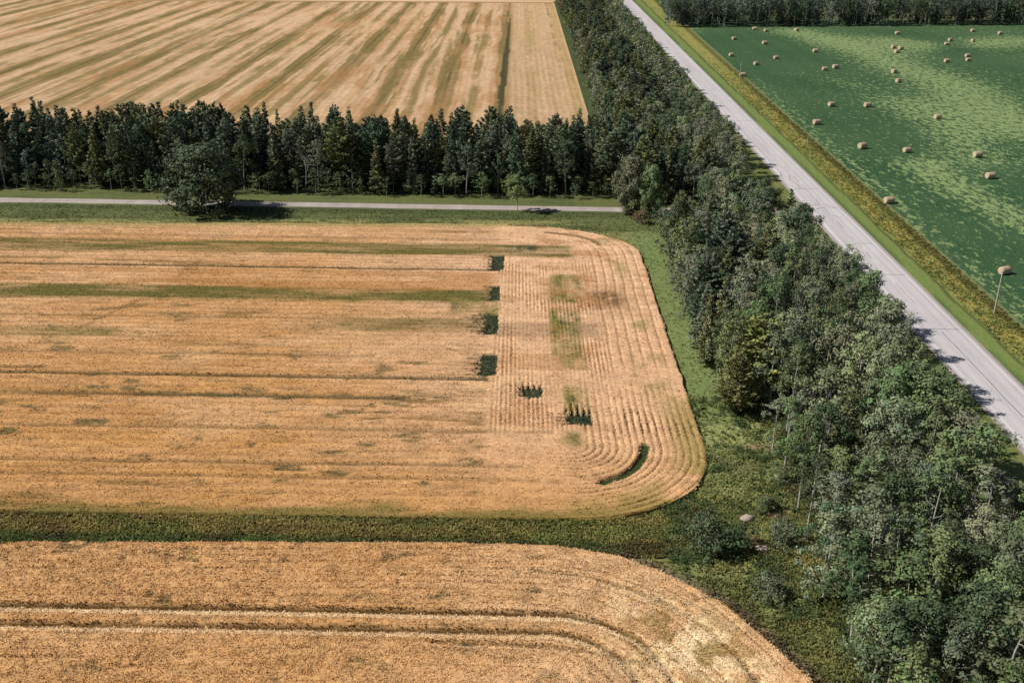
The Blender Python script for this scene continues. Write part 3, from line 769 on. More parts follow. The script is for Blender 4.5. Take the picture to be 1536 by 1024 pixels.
# ------------------------------------------------------------------ vegetation shapes
def tube(path, radii, sides=6):
    """tapered tube along a path -> verts, quad faces"""
    path = np.asarray(path, float); n = len(path)
    V = np.empty((n, sides, 3))
    for i in range(n):
        d = path[min(i + 1, n - 1)] - path[max(i - 1, 0)]
        d = d / (np.linalg.norm(d) + 1e-9)
        a = np.cross(d, (0, 0, 1) if abs(d[2]) < .9 else (1, 0, 0)); a /= np.linalg.norm(a); b = np.cross(d, a)
        th = np.linspace(0, 2 * math.pi, sides, endpoint=False)
        V[i] = path[i] + radii[i] * (np.cos(th)[:, None] * a + np.sin(th)[:, None] * b)
    idx = np.arange(n * sides).reshape(n, sides)
    nx = np.roll(idx, -1, 1)
    F = np.stack([idx[:-1], nx[:-1], nx[1:], idx[1:]], -1).reshape(-1, 4)
    return V.reshape(-1, 3), F

def join(parts):
    V = []; F = []; o = 0
    for v, f in parts:
        V.append(v); F.append(f + o); o += len(v)
    return np.concatenate(V), np.concatenate(F)

def unit(v): return v / (np.linalg.norm(v, axis=-1, keepdims=True) + 1e-9)

def leaf_quads(P, Nrm, size, r, aspect=0.75, axis=None):
    """one leaf-spray quad per point"""
    n = len(P)
    a = unit(np.cross(Nrm, r.normal(size=(n, 3)))) if axis is None else unit(axis)
    b = unit(np.cross(Nrm, a))
    sa = (size * .5)[:, None]; sb = (size * .5 * aspect)[:, None]
    q = np.stack([P - a * sa, P - b * sb, P + a * sa, P + b * sb], 1)
    return q.reshape(-1, 3)

def aspen_shape(seed, h, rad, base, nclump, nleaf, lsize, stems=1, flat=1.0):
    """returns (trunk V,F), (leaf V, leaf colour)"""
    r = np.random.default_rng(seed)
    parts = []; tops = []
    for s in range(stems):
        off = r.normal(0, .35 * (stems > 1), 2) * rad * .4
        lean = r.normal(0, .05, 2) * h
        zs = np.linspace(0, h * .93, 8)
        bend = r.normal(0, .10, (8, 2)).cumsum(0) * .6
        path = np.stack([off[0] * (1 + zs / h) + lean[0] * (zs / h) ** 1.5 + bend[:, 0] * zs / h,
                         off[1] * (1 + zs / h) + lean[1] * (zs / h) ** 1.5 + bend[:, 1] * zs / h, zs], 1)
        path[0, 2] = -.15
        r0 = 0.0125 * h * (1 if stems == 1 else .7)
        parts.append(tube(path, np.linspace(r0, r0 * .18, 8), 6)); tops.append(path)
    C = []; R = []
    ph = r.uniform(0, 6.28, 3)
    for k in range(nclump):
        t = r.beta(1.5, 1.25)
        z = h * (base + (1.0 - base) * t)
        prof = math.sin(math.pi * min(1, (0.14 + 0.80 * t) ** 0.85)) ** .75
        a = r.uniform(0, 2 * math.pi)
        lob = 1 + .28 * math.sin(2 * a + ph[0] + z) + .2 * math.sin(3 * a + ph[1] - z * .8)
        rho = rad * prof * lob * (0.25 + 0.75 * math.sqrt(r.random()))
        pa = tops[k % stems]; ax = np.array([np.interp(z, pa[:, 2], pa[:, 0]), np.interp(z, pa[:, 2], pa[:, 1])])
        c = np.array([ax[0] + rho * math.cos(a), ax[1] + rho * math.sin(a), z])
        C.append(c); R.append(r.uniform(.35, 1.35) * rad * .29)
        if k < 9 * stems:
            z0 = max(h * base * .8, z - rho * r.uniform(.6, 1.1))
            p0 = np.array([np.interp(z0, pa[:, 2], pa[:, 0]), np.interp(z0, pa[:, 2], pa[:, 1]), z0])
            m = (p0 + c) / 2 + np.array([0, 0, -.12 * rho])
            parts.append(tube([p0, m, c], [.0034 * h, .0024 * h, .001 * h], 4))
    C = np.array(C); R = np.array(R)
    k = r.integers(0, nclump, nleaf)
    d = unit(r.normal(size=(nleaf, 3))) * (r.random(nleaf) ** .45)[:, None]
    P = C[k] + d * R[k][:, None] * np.array([1.15, 1.15, .8 * flat])
    P[:, 2] = np.maximum(P[:, 2], .08)
    cen = np.array([0, 0, h * (base + .45 * (1 - base))])
    N = unit(unit(P - C[k]) * .95 + unit((P - cen) * np.array([1, 1, .6])) * .6 + np.array([0, 0, .30]) + r.normal(0, .45, (nleaf, 3)))
    sz = lsize * r.uniform(.6, 1.35, nleaf)
    V = leaf_quads(P, N, sz, r, .8)
    br = (0.72 + 0.5 * r.random(nleaf)) * (0.82 + 0.36 * r.random(nclump))[k]
    tint = np.stack([br * (1 + .12 * r.normal(size=nleaf)), br, br * (1 + .1 * r.normal(size=nleaf))], 1)
    return join(parts), (V, np.repeat(np.clip(tint, .2, 2), 4, 0))

def pine_shape(seed, h, rad, base, nspray, ssize, shape='pine'):
    r = np.random.default_rng(seed)
    bend = r.normal(0, .05, (9, 2)).cumsum(0)
    zs = np.linspace(0, h, 9); zs[0] = -.15
    path = np.stack([bend[:, 0], bend[:, 1], zs], 1)
    parts = [tube(path, np.linspace(.0115 * h, .0015 * h, 9), 6)]
    br = []
    z = h * base
    while z < h * .985:
        t = (z / h - base) / (1 - base)
        if shape == 'spruce': L = rad * (1 - t) ** .85 * (0.9 if t > .06 else .7)
        else: L = rad * min(1.0, 0.5 + 2.2 * t) * (1 - t ** 2.1) ** .95
        nb = r.integers(4, 7) if t < .85 else 4
        a0 = r.uniform(0, 6.28)
        for j in range(nb):
            if r.random() < .10: continue
            a = a0 + j * 6.283 / nb + r.normal(0, .25)
            l = max(.25, L * r.uniform(.6, 1.25))
            rise = (0.30 * t - .12 if shape == 'spruce' else .20 + .25 * t) * l
            c0 = np.array([np.interp(z, path[:, 2], path[:, 0]), np.interp(z, path[:, 2], path[:, 1]), z])
            tip = c0 + np.array([math.cos(a) * l, math.sin(a) * l, rise + r.normal(0, .08)])
            br.append((c0, tip, l))
        z += h * r.uniform(.022, .036)
    for c0, tip, l in br[::3]:
        parts.append(tube([c0, (c0 + tip) / 2 + [0, 0, -.03 * l], tip], [.028, .018, .006], 3))
    w = np.array([b[2] for b in br]) ** 1.25; w /= w.sum()
    k = r.choice(len(br), nspray, p=w)
    c0 = np.array([b[0] for b in br])[k]; tip = np.array([b[1] for b in br])[k]
    u = r.random(nspray) ** .6
    u = .18 + .86 * u
    side = unit(np.cross(tip - c0, [0, 0, 1.0]))
    ln = np.linalg.norm(tip - c0, axis=1)
    P = c0 + (tip - c0) * u[:, None] + side * (r.normal(0, .16, nspray) * ln * (1.15 - .6 * u))[:, None]
    P[:, 2] += -.06 * ln * np.sin(u * 3) + r.normal(0, .09, nspray)
    ax = unit((tip - c0) + side * r.normal(0, .55, nspray)[:, None] * ln[:, None] + np.array([0, 0, .25]) * ln[:, None] * r.normal(.3, .8, nspray)[:, None])
    N = unit(np.array([0, 0, .65]) + r.normal(0, .42, (nspray, 3)) + unit(tip - c0) * .8)
    V = leaf_quads(P, N, ssize * r.uniform(.65, 1.4, nspray), r, .5, ax)
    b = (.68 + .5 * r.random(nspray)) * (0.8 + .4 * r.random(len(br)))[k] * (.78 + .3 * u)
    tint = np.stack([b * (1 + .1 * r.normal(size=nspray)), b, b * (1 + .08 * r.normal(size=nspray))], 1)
    # leading shoot
    return join(parts), (V, np.repeat(np.clip(tint, .15, 2), 4, 0))

def dead_shape(seed, h, spread=.32, twigs=True):
    r = np.random.default_rng(seed); parts = []
    def grow(p, d, L, rad, lev):
        n = 4; path = [p]; q = p.copy(); dd = d.copy()
        for i in range(n):
            dd = unit(dd + r.normal(0, .10, 3) + np.array([0, 0, .06])); q = q + dd * L / n; path.append(q.copy())
        parts.append(tube(path, np.linspace(rad, rad * .35, n + 1), 5 if lev == 0 else 3))
        if lev >= 3: return
        for j in range((9, 5, 4)[lev]):
            t = r.uniform(.35 if lev == 0 else .25, 1.0); i = min(n - 1, int(t * n)); pp = path[i] + (path[i + 1] - path[i]) * (t * n - i)
            out = unit(r.normal(size=3) * np.array([1, 1, .35])); nd = unit(dd * .75 + out * (.75 if lev else .7))
            grow(pp, nd, L * r.uniform(.30, .48), max(rad * .38, .012), lev + 1)
    grow(np.array([0, 0, -.15]), unit(np.array([r.normal(0, .05), r.normal(0, .05), 1])), h * .75, .011 * h, 0)
    return join(parts)

def leaf_mesh(name, L):
    V, C = L
    return np_mesh(name, V, np.arange(len(V)).reshape(-1, 4), C)

# ------------------------------------------------------------------ tree planting plan
def inpoly(x, y, poly):
    c = False; j = len(poly) - 1
    for i in range(len(poly)):
        xi, yi = poly[i]; xj, yj = poly[j]
        if (yi > y) != (yj > y) and x < (xj - xi) * (y - yi) / (yj - yi) + xi: c = not c
        j = i
    return c

class Planter:
    def __init__(self): self.cells = {}
    def free(self, x, y, d):
        k = (int(x // 4), int(y // 4))
        for i in range(-2, 3):
            for j in range(-2, 3):
                for (a, b, e) in self.cells.get((k[0] + i, k[1] + j), ()):
                    if (a - x) ** 2 + (b - y) ** 2 < (0.5 * (d + e)) ** 2: return False
        return True
    def add(self, x, y, d): self.cells.setdefault((int(x // 4), int(y // 4)), []).append((x, y, d))
pl = Planter()
PLAN = []          # dicts: kind, x, y, h (m), tone, zone
prng = random.Random(11)

def plant(kind, x, y, h, tone, zone, d=2.8, force=True):
    if not force and not pl.free(x, y, d): return False
    pl.add(x, y, d); PLAN.append(dict(kind=kind, x=x, y=y, h=h, tone=tone, zone=zone)); return True

# singles first
HERO = []
def hero(kind, x, y, h, tone, label, group=None, d=3.2, rz=None):
    pl.add(x, y, d); HERO.append(dict(kind=kind, x=x, y=y, h=h, tone=tone, label=label, group=group, rz=rz))

POS = lambda px, py: ground(px, py)
hero('broad_bush_tree', *POS(303, 317), 14.0, 'bottle', "large dense dark green tree standing alone on the near side of gravel road", d=8)
hero('small_tree', *POS(776, 316.5), 7.9, 'mid', "small lone round-topped tree with a thin trunk at the gravel road's near edge", d=4)
hero('broad_bush_tree', *POS(946, 322), 12.5, 'grey', "left one of the clump of leafy poplars at the near edge of gravel road", "clump of poplars by the gravel road", d=4)
hero('broad_bush_tree', *POS(974, 326), 11.0, 'mid', "right one of the clump of leafy poplars at the near edge of gravel road", "clump of poplars by the gravel road", d=4)
hero('shrub', *POS(960, 334), 2.6, 'rust', "low rust-brown bush on the grass at the foot of the leafy poplar clump", d=2)
hero('shrub', *POS(1062, 826), 3.9, 'deep', "big dark round bush in the clearing at the end of weedy strip", d=6)
hero('shrub', *POS(1092, 830), 3.1, 'deep', "dark bush pressed against the right side of big clearing bush", d=3)
hero('shrub', *POS(1155, 898), 2.6, 'grey', "small grey-green bush standing alone near the curved edge of nearest field", d=3)
hero('shrub', *POS(1150, 765), 1.9, 'mid', "low leafy bush above the pinkish stone in the clearing", d=3)
hero('shrub', *POS(1175, 722), 1.7, 'mid', "low leafy bush near thin aspen trunks at the top of the clearing", d=3)
hero('shrub', *POS(1180, 815), 2.6, 'grey', "pale green bush at the left edge of the wood beside the stones", d=3)
hero('dead_tree', 40.8, 106.0, 9.8, 'grey', "bare pale dead tree with a fan of fine twigs among lower right aspens", d=2)
hero('dead_tree', 36.6, 83.0, 9.2, 'grey', "bare grey dead tree with drooping twigs near the lower right corner", d=2)
hero('dead_tree', *POS(1215, 662), 8.5, 'grey', "bleached leaning dead tree in the open middle of the southern wood", d=2)
hero('dead_tree', *POS(1262, 668), 8.0, 'grey', "bare dead tree with tangled branches right of the bleached leaning one", d=2)
hero('dead_tree', *POS(457, 286), 11.0, 'grey', "grey bare dead tree standing among the dark pines above gravel road", d=2)
hero('dead_tree', *POS(1483, 815), 9.5, 'grey', "thin grey half-dead tree near the right edge below the highway", d=2)
hero('dead_tree', *POS(1180, 668), 8.8, 'grey', "slim bare tree with pale trunk at the lower left corner of southern wood", d=2)
hero('yellow_pine', *POS(1130, 598), 13.0, 'gold', "big olive-gold pine, upper of the pair at left edge of southern wood", d=5)
hero('yellow_pine', *POS(1104, 619), 9.0, 'gold', "olive-gold pine with broad boughs, lower of the pair at left edge of southern wood", d=5)
hero('leaning_aspen', *POS(1408, 1010), 9.5, 'grey', "leaning aspen with a long white trunk near the bottom right corner", d=2)
for (px, py, nm) in ((1497, 846, "leftmost"), (1508, 848, "middle"), (1519, 838, "rightmost")):
    hero('bare_aspen', *POS(px, py), 10.0, 'mid', nm + " of three white-stemmed aspens close together at the right edge", "white-stemmed aspens at the right edge", d=1.4)
for (px, py, nm) in ((1158, 680, "left"), (1186, 676, "right")):
    hero('bare_aspen', *POS(px, py), 8.5, 'grey', nm + " one of two thin pale-stemmed aspens at the clearing's top corner", "thin aspens at the clearing", d=1.6)

for px, py, h in ((72, 262, 17.5), (133, 268, 16.5), (166, 266, 16.0)):
    hero('tall_spruce', *POS(px, py), h, 'blue', {72: "tallest dark spruce near the left end of the belt above gravel road",
         133: "left one of two tall spruces next to the tallest in the belt", 166: "right one of two tall spruces next to the tallest in the belt"}[px], "tall spruces at the belt's left end", d=4)
for x, y, h in ((40, 134, 12), (43.5, 139, 12.8), (46, 133, 11.6), (41.5, 147, 13), (47, 150, 13.2), (44, 158, 13.4), (49, 165, 13), (45, 172, 13.4), (38, 112, 10.4), (46, 101, 11), (48.5, 96, 11.3), (35.5, 92, 9.6)):
    up_ = y > 125
    hero('dead_tree', x, y, h, 'grey', "bare grey-stemmed dead tree poking through the upper southern wood canopy" if up_ else "bare grey-stemmed dead tree among the leafy aspens of the lower southern wood",
         "bare dead trees in the upper southern wood" if up_ else "bare dead trees in the lower southern wood", d=1.5)
S_POLY = [(30.0, 213.5), (29.6, 186.4), (29.0, 157.5), (29.0, 142.2), (30.0, 129.3), (32.0, 122.5), (33.6, 116.7), (32.6, 105.7),
          (30.8, 93.9), (30.6, 82.0), (31.2, 72.0), (32.4, 58.0), (57, 58), (55, 84), (51.8, 92), (51.2, 104), (51.0, 120), (51.4, 130), (52.8, 140), (53.6, 160), (54.0, 188), (52.5, 200), (46, 208), (40, 214), (34, 217)]
def south_zone(x, y):
    if y < 92: return "in the lower right corner"
    if y < 118: return "beside the weedy clearing" if x < 42 else "in the lower southern wood, highway side"
    if y < 150: return "amid the southern wood, field side" if x < 38 else "amid the southern wood, highway side"
    if y < 185: return "in the upper southern wood, field side" if x < 38 else "in the upper southern wood, highway side"
    return "just below the road junction"
for i in range(14000):
    x = prng.uniform(28, 60); y = prng.uniform(57, 225)
    if not inpoly(x, y, S_POLY): continue
    # thinner, open pocket in the middle and near the clearing
    d = 2.75
    if 36 < x < 45 and 118 < y < 128: d = 3.6
    if y < 118: d = 3.15
    if x < 35.5 and 117 < y < 130: continue
    g = float(fbm(np.array([x * .09]), np.array([y * .05]), 701)[0])
    conif = (x < 40 and 140 < y < 208 and g > .47 and prng.random() < .6) or prng.random() < (.10 if y > 125 else .03)
    edge = y < 118
    if y > 196 and x < 38:
        plant('aspen', x, y, prng.uniform(4.8, 7.5), prng.choice(('grey', 'deep', 'grey')), south_zone(x, y), d, False); continue
    if conif: plant('spruce' if prng.random() < .5 else 'pine', x, y, prng.uniform(10, 14.5), prng.choice(('blue', 'olive', 'blue', 'dusk')), south_zone(x, y), d + .2, False)
    else:
        h = min(15, max(8, prng.gauss(12.0, 1.5))) if not edge else min(13, max(6.5, prng.gauss(10.2, 1.7)))
        if x > 50 and y > 150: h *= .95
        if x > 44.5 and 96 < y < 150: h = prng.uniform(13.0, 15.0)
        tone = prng.choices(('pale', 'mid', 'deep', 'grey'), ((3, 3, 2, 3) if x > 40 else (1, 3, 2, 4)) if not edge else (1.5, 4, 3, 2.5))[0]
        plant('aspen', x, y, h, tone, south_zone(x, y), d, False)

def belt_zone(x, y):
    row = "front" if y < 249 else "back"
    if x < -78: t = "left of the big lone tree"
    elif x < -30: t = "right of the big lone tree"
    elif x < 4: t = "left of the small lone tree"
    else: t = "right of the small lone tree"
    return f"in the belt's {row} row, {t}"
for i in range(9000):
    x = prng.uniform(-138, 27); y = prng.triangular(238, 266, 246)
    left = x < -80
    h = min(17.5, max(9.5, prng.gauss(15.2, 2.0)))
    if x > -75 and x < -15: h = min(17.5, max(11.5, prng.gauss(15.1, 1.5)))
    if y > 258: h *= .92
    k = prng.random()
    if k < .74:
        tone = prng.choices(('blue', 'olive', 'brown', 'dusk'), (6, 2, .5, 4))[0]
        plant('spruce' if prng.random() < .6 else 'pine', x, y, h, tone, belt_zone(x, y), 3.45, False)
    elif k < .94: plant('aspen', x, prng.uniform(238, 258), prng.uniform(8, 13), prng.choice(('grey', 'deep', 'deep', 'bluegrey')), belt_zone(x, y), 3.1, False)
    else:
        yy = prng.uniform(236.5, 242)
        if pl.free(x, yy, 2.4): plant('aspen', x, yy, prng.uniform(3.5, 6.4), prng.choices(('mid', 'deep', 'lime'), (2, 5, .5))[0], belt_zone(x, y), 2.4, False)

def north_zone(x, y):
    side = "field side" if x < 40 else "highway side"
    far = "near part" if y < 300 else ("middle" if y < 420 else "far part")
    return f"in the {far} of the northern wood, {side}"
def north_left(y): return np.interp(y, [232, 260, 300, 400, 720], [24, 24.8, 25.0, 25.0, 24.6])
for i in range(26000):
    y = prng.uniform(233, 715); x = prng.uniform(24, 54.5)
    if x < north_left(y) + 0.6: continue
    if x > 49 and y < 256: continue
    g = float(fbm(np.array([x * .07]), np.array([y * .025]), 721)[0])
    aspen = (x > 43.5 + 5 * (g - .5)) or (g > .56 and prng.random() < .75) or prng.random() < .10
    if y < 252 and x < 44: aspen = prng.random() < .6
    d = 3.2 if y < 330 else 3.6
    if aspen: plant('aspen', x, y, prng.uniform(9.5, 12.8), prng.choices(('pale', 'grey', 'mid', 'deep'), (3, 4, 2, 2))[0], north_zone(x, y), d, False)
    else: plant('spruce' if prng.random() < .35 else 'pine', x, y, prng.uniform(11, 15), prng.choices(('olive', 'brown', 'blue', 'dusk'), (5, 1.2, 3, 2))[0], north_zone(x, y), d, False)

# far row beyond the hay meadow
def far_front(x): return np.interp(x, [76, 278, 430], [571, 610, 640])
for i in range(9000):
    x = prng.uniform(78, 400); y0 = far_front(x); y = y0 + prng.uniform(0, 24)
    if x < 118 and prng.random() < .6: y = prng.uniform(y0, 730)
    if x < np.interp(y, [570, 722], [78, 92]): continue
    plant('spruce' if prng.random() < .18 else 'aspen', x, y, prng.uniform(12, 16), prng.choice(('night', 'night', 'deep', 'bluegrey')), "in the tree row behind the hay meadow", 3.7, False)

# ------------------------------------------------------------------ tree prototypes
TONES = {  # multiplied with the leaf tint
    'pale': (0.285, 0.325, 0.185), 'mid': (0.175, 0.230, 0.105), 'deep': (0.105, 0.150, 0.075), 'grey': (0.210, 0.240, 0.155), 'lime': (0.24, 0.28, 0.08),
    'blue': (0.135, 0.190, 0.125), 'olive': (0.215, 0.240, 0.108), 'brown': (0.210, 0.200, 0.110), 'dusk': (0.180, 0.220, 0.135), 'gold': (0.280, 0.300, 0.110),
    'bottle': (0.086, 0.118, 0.068), 'night': (0.098, 0.135, 0.100), 'bluegrey': (0.165, 0.205, 0.155), 'rust': (0.26, 0.17, 0.105)}
WORDS = {'pale': 'pale green', 'mid': 'green', 'deep': 'dark green', 'grey': 'grey-green', 'lime': 'yellow-green', 'blue': 'dark bluish', 'olive': 'olive green',
         'brown': 'brownish', 'dusk': 'dark grey-green', 'gold': 'olive-gold', 'night': 'dark', 'bottle': 'dark green', 'bluegrey': 'bluish', 'rust': 'rust-brown'}

def make_set(kind, n, fn):
    out = []
    for i in range(n):
        T, L = fn(i)
        out.append((np_mesh(kind + "_trunk", T[0], T[1]), leaf_mesh(kind + "_crown", L)))
        if out[-1][0].polygons: out[-1][0].polygons.foreach_set("use_smooth", np.ones(len(T[1]), bool))
    return out

PROTO = {   # unit height 10 m, scaled per tree
    'aspen': make_set('aspen', 9, lambda i: aspen_shape(100 + i, 10.0, 1.85 + .25 * (i % 3), (.30 + .06 * (i % 3)) if i < 6 else .08, 48 if i < 6 else 54, 3000 if i < 6 else 3900, .205)),
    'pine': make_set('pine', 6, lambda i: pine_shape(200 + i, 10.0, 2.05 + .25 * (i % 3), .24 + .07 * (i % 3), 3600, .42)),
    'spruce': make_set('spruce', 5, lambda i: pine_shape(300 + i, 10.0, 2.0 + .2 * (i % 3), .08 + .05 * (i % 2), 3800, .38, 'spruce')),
    'broad_bush_tree': make_set('poplar', 3, lambda i: aspen_shape(400 + i, 10.0, 4.2, .03, 130, 17500, .37, stems=4)),
    'small_tree': make_set('small_tree', 1, lambda i: aspen_shape(450, 10.0, 3.0, .34, 45, 3200, .42)),
    'shrub': make_set('shrub', 4, lambda i: aspen_shape(500 + i, 10.0, 6.5, .02, 60, 2600, .72, stems=5, flat=1.0)),
    'yellow_pine': make_set('yellow_pine', 2, lambda i: pine_shape(600 + i, 10.0, 3.3, .08, 5600, .46, 'pine')),
    'tall_spruce': make_set('tall_spruce', 2, lambda i: pine_shape(640 + i, 10.0, 1.75, .10, 4200, .32, 'spruce')),
    'leaning_aspen': make_set('leaning_aspen', 1, lambda i: aspen_shape(650, 10.0, 1.9, .55, 30, 1300, .27)),
    'bare_aspen': make_set('bare_aspen', 3, lambda i: aspen_shape(660 + i, 10.0, 1.5, .55, 22, 900, .27)),
}
DEAD = []
for i in range(4):
    me = np_mesh("dead_tree_trunk", *dead_shape(700 + i, 10.0)); me.materials.append(M_DEAD); DEAD.append(me)
KINDNAME = {'aspen': 'aspen_tree', 'pine': 'pine_tree', 'spruce': 'spruce_tree', 'broad_bush_tree': 'poplar_tree', 'small_tree': 'small_tree', 'shrub': 'bush',
            'yellow_pine': 'golden_pine_tree', 'tall_spruce': 'spruce_tree', 'leaning_aspen': 'aspen_tree', 'bare_aspen': 'aspen_tree', 'dead_tree': 'dead_tree'}
for k, lst in PROTO.items():
    con = k in ('pine', 'spruce', 'yellow_pine', 'tall_spruce')
    for t_, c_ in lst:
        t_.materials.append(M_PINE_BARK if con else M_ASPEN_BARK); c_.materials.append(M_NEEDLE if con else M_LEAF)

def jitter(tone, r):
    b = r.uniform(.82, 1.2)
    return tuple(min(1, TONES[tone][i] * b * r.uniform(.93, 1.07)) for i in range(3))

def place_tree(kind, x, y, h, tone, label, cat, group=None, rz=None, lean=None, leafy=False):
    root = bpy.data.objects.new(KINDNAME[kind], None)
    root.empty_display_size = 0.5
    COL.objects.link(root)
    root.location = (x, y, 0)
    s = h / 10.0
    wx = prng.uniform(.82, 1.2) * (1.14 if kind == 'aspen' and y < 118 else 1.0)
    if group and 'poplars' in group: wx *= .62
    root.scale = (s * wx, s * wx, s) if kind not in ('aspen', 'pine', 'spruce') else (wx * s ** .7, wx * s ** .7, s)
    root.rotation_euler = (prng.gauss(0, .02), prng.gauss(0, .02), prng.uniform(0, 6.28) if rz is None else rz)
    if lean: root.rotation_euler = (lean[0], lean[1], 0)
    root["label"] = label; root["category"] = cat
    if group: root["group"] = group
    if kind == 'dead_tree':
        link("trunk", prng.choice(DEAD), None, root)
        return root
    lst = PROTO[kind]
    if kind == 'aspen': lst = lst[6:] if leafy else lst[:7]
    t_, c_ = prng.choice(lst)
    link("stems" if kind == 'shrub' else "trunk", t_, None, root)
    cr = link("crown", c_, None, root)
    cr.color = (*jitter(tone, prng), 1)
    return root

for q in HERO:
    cat = 'bush' if q['kind'] == 'shrub' else ('dead tree' if q['kind'] == 'dead_tree' else 'tree')
    place_tree(q['kind'], q['x'], q['y'], q['h'], q['tone'], q['label'], cat, q['group'], q['rz'],
               (0.04, 0.30) if q['kind'] == 'leaning_aspen' else None)

# the nearest of each kind are individuals, the remainder one mass per kind
LIMIT = {'aspen': 290, 'pine': 290, 'spruce': 290}
def visible(p):
    px, py = px_of(np.array([p['x']]), np.array([p['y']]))
    k = p['y'] / (1 - p['h'] / CAM_H); px2, py2 = px_of(np.array([p['x'] / (1 - p['h'] / CAM_H)]), np.array([k]))
    return (-25 < px[0] < 1560 or -25 < px2[0] < 1560) and py2[0] < 1030 and py[0] > -2
rest = {}
for kind in LIMIT:
    lst = [p for p in PLAN if p['kind'] == kind]
    vis = [p for p in lst if visible(p)]; hid = [p for p in lst if not visible(p)]
    vis.sort(key=lambda p: -p['h'] / math.hypot(p['x'], p['y'], CAM_H))
    for p in vis[:LIMIT[kind]]:
        sz = {'aspen': (8.3, 11.2), 'pine': (11.2, 13.6), 'spruce': (11.2, 13.6)}[kind]
        size = 'short' if p['h'] < sz[0] else ('tall' if p['h'] > sz[1] else 'middling')
        nm = {'aspen': 'leafy aspen', 'pine': 'ragged pine', 'spruce': 'pointed spruce'}[kind]
        lab = f"{size} {WORDS[p['tone']]} {nm} {p['zone']}"
        place_tree(kind, p['x'], p['y'], p['h'], p['tone'], lab, 'tree', f"{nm} trees {p['zone']}",
                   leafy=(p['y'] > 124 and p['x'] < 33.5 and (p['y'] < 230 or p['x'] > 24.5)) or p['h'] < 6.5)
    rest[kind] = vis[LIMIT[kind]:] + [p for p in hid if p['y'] < 900]
    print(kind, 'individual', min(len(vis), LIMIT[kind]), 'mass', len(rest[kind]))

def thin(me_pair, frac, r):
    """coarser copy of a crown for the far mass"""
    c = me_pair[1]; n = len(c.vertices)
    V = np.empty(n * 3, np.float32); c.vertices.foreach_get("co", V); V = V.reshape(-1, 4, 3)
    C = np.empty(n * 4, np.float32); c.color_attributes["Col"].data.foreach_get("color", C); C = C.reshape(-1, 4, 4)[..., :3]
    k = r.random(len(V)) < frac
    V = V[k]; C = C[k]; m = V.mean(1, keepdims=True)
    return m + (V - m) * (1 / frac) ** .5 * .92, C

r_ = np.random.default_rng(5)
for kind, lst in rest.items():
    if not lst: continue
    thins = [thin(p, .25, r_) for p in PROTO[kind]]
    VV = []; CC = []; TV = []; TF = []; off = 0
    for p in lst:
        i = prng.randrange(len(thins)); V, C = thins[i]
        s = p['h'] / 10; w = prng.uniform(.95, 1.2) * s ** .7; a = prng.uniform(0, 6.28)
        ca, sa = math.cos(a) * w, math.sin(a) * w
        Q = np.stack([V[..., 0] * ca - V[..., 1] * sa + p['x'], V[..., 0] * sa + V[..., 1] * ca + p['y'], V[..., 2] * s], -1)
        VV.append(Q.reshape(-1, 3)); CC.append((C * np.array(jitter(p['tone'], prng))).reshape(-1, 3))
        tv, tf = tube([(p['x'], p['y'], -.1), (p['x'] + .1, p['y'], p['h'] * .5), (p['x'], p['y'], p['h'] * .9)], [.13 * s, .09 * s, .03], 4)
        TV.append(tv); TF.append(tf + off); off += len(tv)
    VV = np.concatenate(VV); CC = np.concatenate(CC); nl = len(VV)
    TV = np.concatenate(TV); TF = np.concatenate(TF) + nl
    tcol = np.ones((len(TV), 3)) * (np.array((.36, .34, .31)) if kind == 'aspen' else np.array((.15, .12, .10)))
    me = np_mesh("distant_" + kind, np.concatenate([VV, TV]), np.concatenate([np.arange(nl).reshape(-1, 4), TF]), np.concatenate([CC, tcol]))
    link({'aspen': 'distant_aspen_wood', 'pine': 'distant_pine_wood', 'spruce': 'distant_spruce_wood'}[kind], me, M_LEAF if kind == 'aspen' else M_NEEDLE, kind='stuff',
         label={'aspen': "far aspens of the wood beside the highway and the row behind the hay meadow", 'pine': "far dark pines massed in the wood left of the highway",
                'spruce': "far pointed spruces mixed into the distant woods along the highway"}[kind], cat='wood')

# undergrowth below and at the rim of the woods
def leafy_cover(name, X, Y, hgt, cols, per, size, label):
    n = len(X); P = np.repeat(np.stack([X, Y, X * 0], 1), per, 0); H = np.repeat(hgt, per)
    k = len(P)
    P = P + r_.normal(0, .32, (k, 3)) * np.array([1, 1, 0]) * (H[:, None] * .9 + .3); P[:, 2] = .08 + r_.random(k) ** .8 * H
    N = unit(np.array([-.1, -.1, 1.0]) + r_.normal(0, .6, (k, 3)))
    V = leaf_quads(P, N, size * r_.uniform(.6, 1.4, k), r_)
    C = np.repeat(np.repeat(cols, per, 0) * r_.uniform(.7, 1.3, (k, 1)), 4, 0)
    return link(name, np_mesh(name, V, np.arange(len(V)).reshape(-1, 4), C), M_GRASS, kind='stuff', label=label, cat='undergrowth')
X = np.concatenate([r_.uniform(29, 55, 4200), r_.uniform(-135, 27, 2200), r_.uniform(28, 53, 900)])
Y = np.concatenate([r_.uniform(60, 218, 4200), r_.triangular(236, 244, 268, 2200), r_.uniform(236, 300, 900)])
m = np.array([(inpoly(a, b, S_POLY) if b < 220 else True) for a, b in zip(X, Y)]) & in_view(X, Y, 80)
g = fbm(X * .2, Y * .2, 801); m &= g > .40
X, Y, g = X[m], Y[m], g[m]
c = np.ones((len(X), 3)) * np.array((.070, .095, .038)); c = mixc(c, (.17, .19, .055), sst(.5, .68, fbm(X * .3, Y * .3, 811)))
leafy_cover("undergrowth", X, Y, 0.35 + 1.5 * (g - .38), c, 14, .30, "tangled leafy undergrowth on the floor beneath the woods")
X = r_.uniform(17, 37, 3600); Y = r_.uniform(84, 134, 3600)
